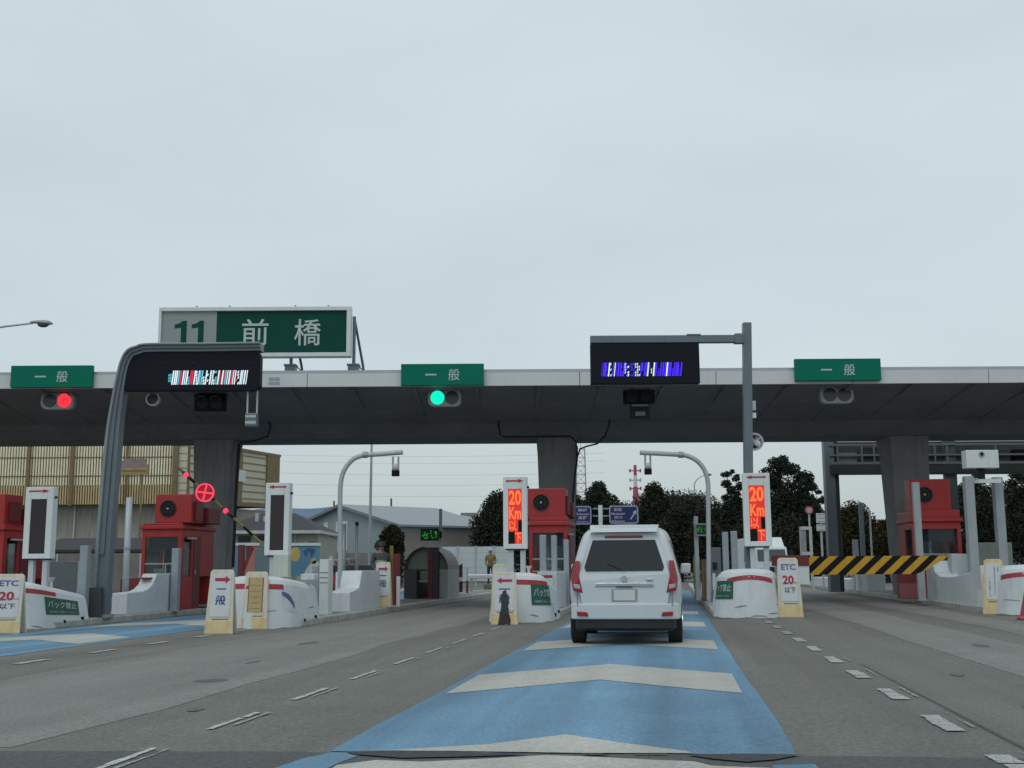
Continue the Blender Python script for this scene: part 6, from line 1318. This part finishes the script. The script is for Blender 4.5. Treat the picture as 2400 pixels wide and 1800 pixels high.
def tree(pxc, pyt, wpx, Y, label, kind='round', n=5000, seed=1, leaf=None, pyb=None, grp=None, size=None, name='tree'):
    rnd = random.Random(seed); a = P(pxc, pyt, Y); t = thing(name, label, 'tree', (a.x, Y, gz(a.x)), 0, grp); H = a.z - gz(a.x); Wd = wpx / 2750 * Y / 2
    cl = []; zb = (P(pxc, pyb, Y).z - gz(a.x)) if pyb else H * .18
    if kind == 'round':
        m = 20
        for k in range(m):
            f = (k + .5) / m; an = k * 2.4; rr = Wd * (.72 * math.sqrt(max(.05, 1 - (2 * f - .75) ** 2 * .85)) if f > .4 else .75) * rnd.uniform(.35, 1); r_ = Wd * rnd.uniform(.26, .42)
            cl.append((math.cos(an) * rr, math.sin(an) * rr * .7, zb + (H - zb - r_) * f, r_, min(r_, (H - zb) * .3) * rnd.uniform(.75, 1.0)))
        cl.append((0, 0, H - Wd * .3, Wd * .35, Wd * .3)); cl.append((0, 0, zb + (H - zb) * .4, Wd * .6, (H - zb) * .4))
    elif kind == 'pine':
        m = 26
        for k in range(m):
            f = (k + .5) / m; sp = Wd * (.98 - .62 * f ** 1.6) * rnd.uniform(.45, 1.05); an = k * 2.4 + rnd.uniform(-.4, .4); r_ = Wd * rnd.uniform(.16, .30)
            cl.append((math.cos(an) * sp, math.sin(an) * sp * .8, zb + (H - zb - r_ * .7) * f, r_, r_ * rnd.uniform(.55, .85)))
        cl.append((0, 0, H - Wd * .12, Wd * .14, Wd * .12)); cl.append((0, 0, zb + (H - zb) * .35, Wd * .55, (H - zb) * .35))
    elif kind == 'belt':
        m = 22
        for k in range(m):
            f = (k + .5) / m; xx = (-1 + 2 * f) * Wd; r_ = Wd * rnd.uniform(.14, .24); top = H * (1 - .30 * abs(2 * f - 1) ** 2 + rnd.uniform(-.06, .03))
            cl.append((xx * .9, rnd.uniform(-1, 1) * Wd * .2, top - r_ * .8, r_, r_ * .9)); cl.append((xx * .92, rnd.uniform(-1, 1) * Wd * .2, top * .55, r_ * 1.25, top * .42))
    s_ = (size or max(.10, Wd * .05)) * .60
    cl.append((0, 0, H * .42, Wd * .7, H * .40)) if kind != 'belt' else None
    leaves(cl, int(n * 3.6), s_, rnd).build('crown', leaf or LEAFD, t)
    tr = MB().tube([(0, 0, -.1), (rnd.uniform(-.1, .1), 0, zb * .6 + .3), (rnd.uniform(-.2, .2), .1, H * .45), (0, 0, H * .75)], [Wd * .07 + .08, Wd * .055 + .05, Wd * .04 + .03, .04], 8)
    for c in rnd.sample(cl, min(8, len(cl))): tr.tube([(0, 0, min(c[2] * .7, H * .6)), (c[0] * .5, c[1] * .5, c[2] * .85), (c[0] * .95, c[1] * .95, c[2])], [Wd * .03 + .02, Wd * .02 + .015, .02], 6)
    tr.build('trunk', BARK, t)
    return t
TG = 'dark trees beyond the toll gate'
tree(921, 1229, 82, 58, 'small round olive brown tree before the warehouse', 'round', 4200, 3, LEAFO, 1290, size=.11)
tree(1170, 1146, 160, 105, 'broad dark evergreen behind the lit display with right arrow', 'round', 6500, 5, LEAFD, 1275, TG, .22)
tree(1230, 1160, 110, 112, 'dark evergreen partly hidden by the red middle booth', 'round', 4000, 6, LEAFD, 1270, TG, .22)
tree(1403, 1126, 100, 108, 'round dark evergreen above the blue direction signs', 'round', 5000, 8, LEAFD, 1235, TG, .2)
tree(1350, 1160, 95, 104, 'low dark evergreen behind the left blue direction sign', 'round', 3600, 9, LEAFD, 1260, TG, .2)
tree(1455, 1172, 120, 112, 'low dark evergreen behind the right blue direction sign', 'round', 3600, 10, LEAFD, 1290, TG, .22)
tree(1532, 1128, 120, 96, 'tall dark evergreen just right of the red and white mast', 'round', 5600, 12, LEAFD, 1290, TG, .19)
tree(1590, 1178, 150, 92, 'dark evergreen below the pale distant block', 'round', 5000, 13, LEAFD, 1320, TG, .19)
tree(1650, 1188, 130, 90, 'dark evergreen behind the right curved camera pole', 'round', 4600, 14, LEAFD, 1330, TG, .19)
tree(1716, 1100, 90, 84, 'narrow pine left of the square grey pole', 'pine', 4600, 21, LEAFP, 1290, TG, .17)
tree(1835, 1066, 180, 82, 'tallest pine with uneven crown right of the square grey pole', 'pine', 11000, 22, LEAFP, 1300, TG, .17)
tree(1898, 1118, 95, 80, 'small pine at the right foot of the tallest pine', 'pine', 4600, 23, LEAFP, 1290, TG, .16)
tree(1758, 1180, 130, 79, 'dark evergreen filling in behind the orange lit display', 'round', 4600, 24, LEAFD, 1340, TG, .17)
tree(1850, 1200, 170, 78, 'dark evergreen at the foot of the tallest pine', 'round', 5200, 25, LEAFD, 1345, TG, .17)
tree(2000, 1172, 190, 76, 'dark olive tree belt mound right of the gantry post', 'round', 7000, 31, LEAFO, 1330, TG, .16)
tree(2075, 1215, 110, 74, 'low dark olive bush beside the right canopy column', 'round', 3600, 32, LEAFO, 1335, TG, .15)
tree(2275, 1120, 190, 72, 'dark tree behind the white box camera', 'round', 7500, 33, LEAFD, 1320, TG, .16)
tree(2400, 1095, 150, 70, 'loose leaved tree at the right edge behind the gantry', 'pine', 6000, 34, LEAFD, 1310, TG, .15)
tree(1585, 1148, 330, 122, 'wide dark hedge of trees closing the lane behind the white car', 'belt', 9000, 51, LEAFD, None, TG, .24)
tree(1830, 1188, 340, 120, 'wide dark hedge of trees behind the pines', 'belt', 9000, 52, LEAFD, None, TG, .24)
tree(2330, 1125, 380, 112, 'wide dark hedge of trees behind the two tall white posts', 'belt', 9000, 53, LEAFD, None, TG, .24)
# tree belt closing the view behind: each crown its own
for k, (px, py, wd) in enumerate(((1290, 1235, 120), (1510, 1225, 140), (1940, 1235, 120), (2180, 1190, 150))):
    tree(px, py, wd, 118 + 2 * k, ('low dark bush between the middle booth and the blue signs', 'low dark bush behind the white car', 'low dark bush between pines and gantry post', 'dark bush behind the right red booth')[k], 'round', 3000, 40 + k, LEAFD, 1310, TG, .22)
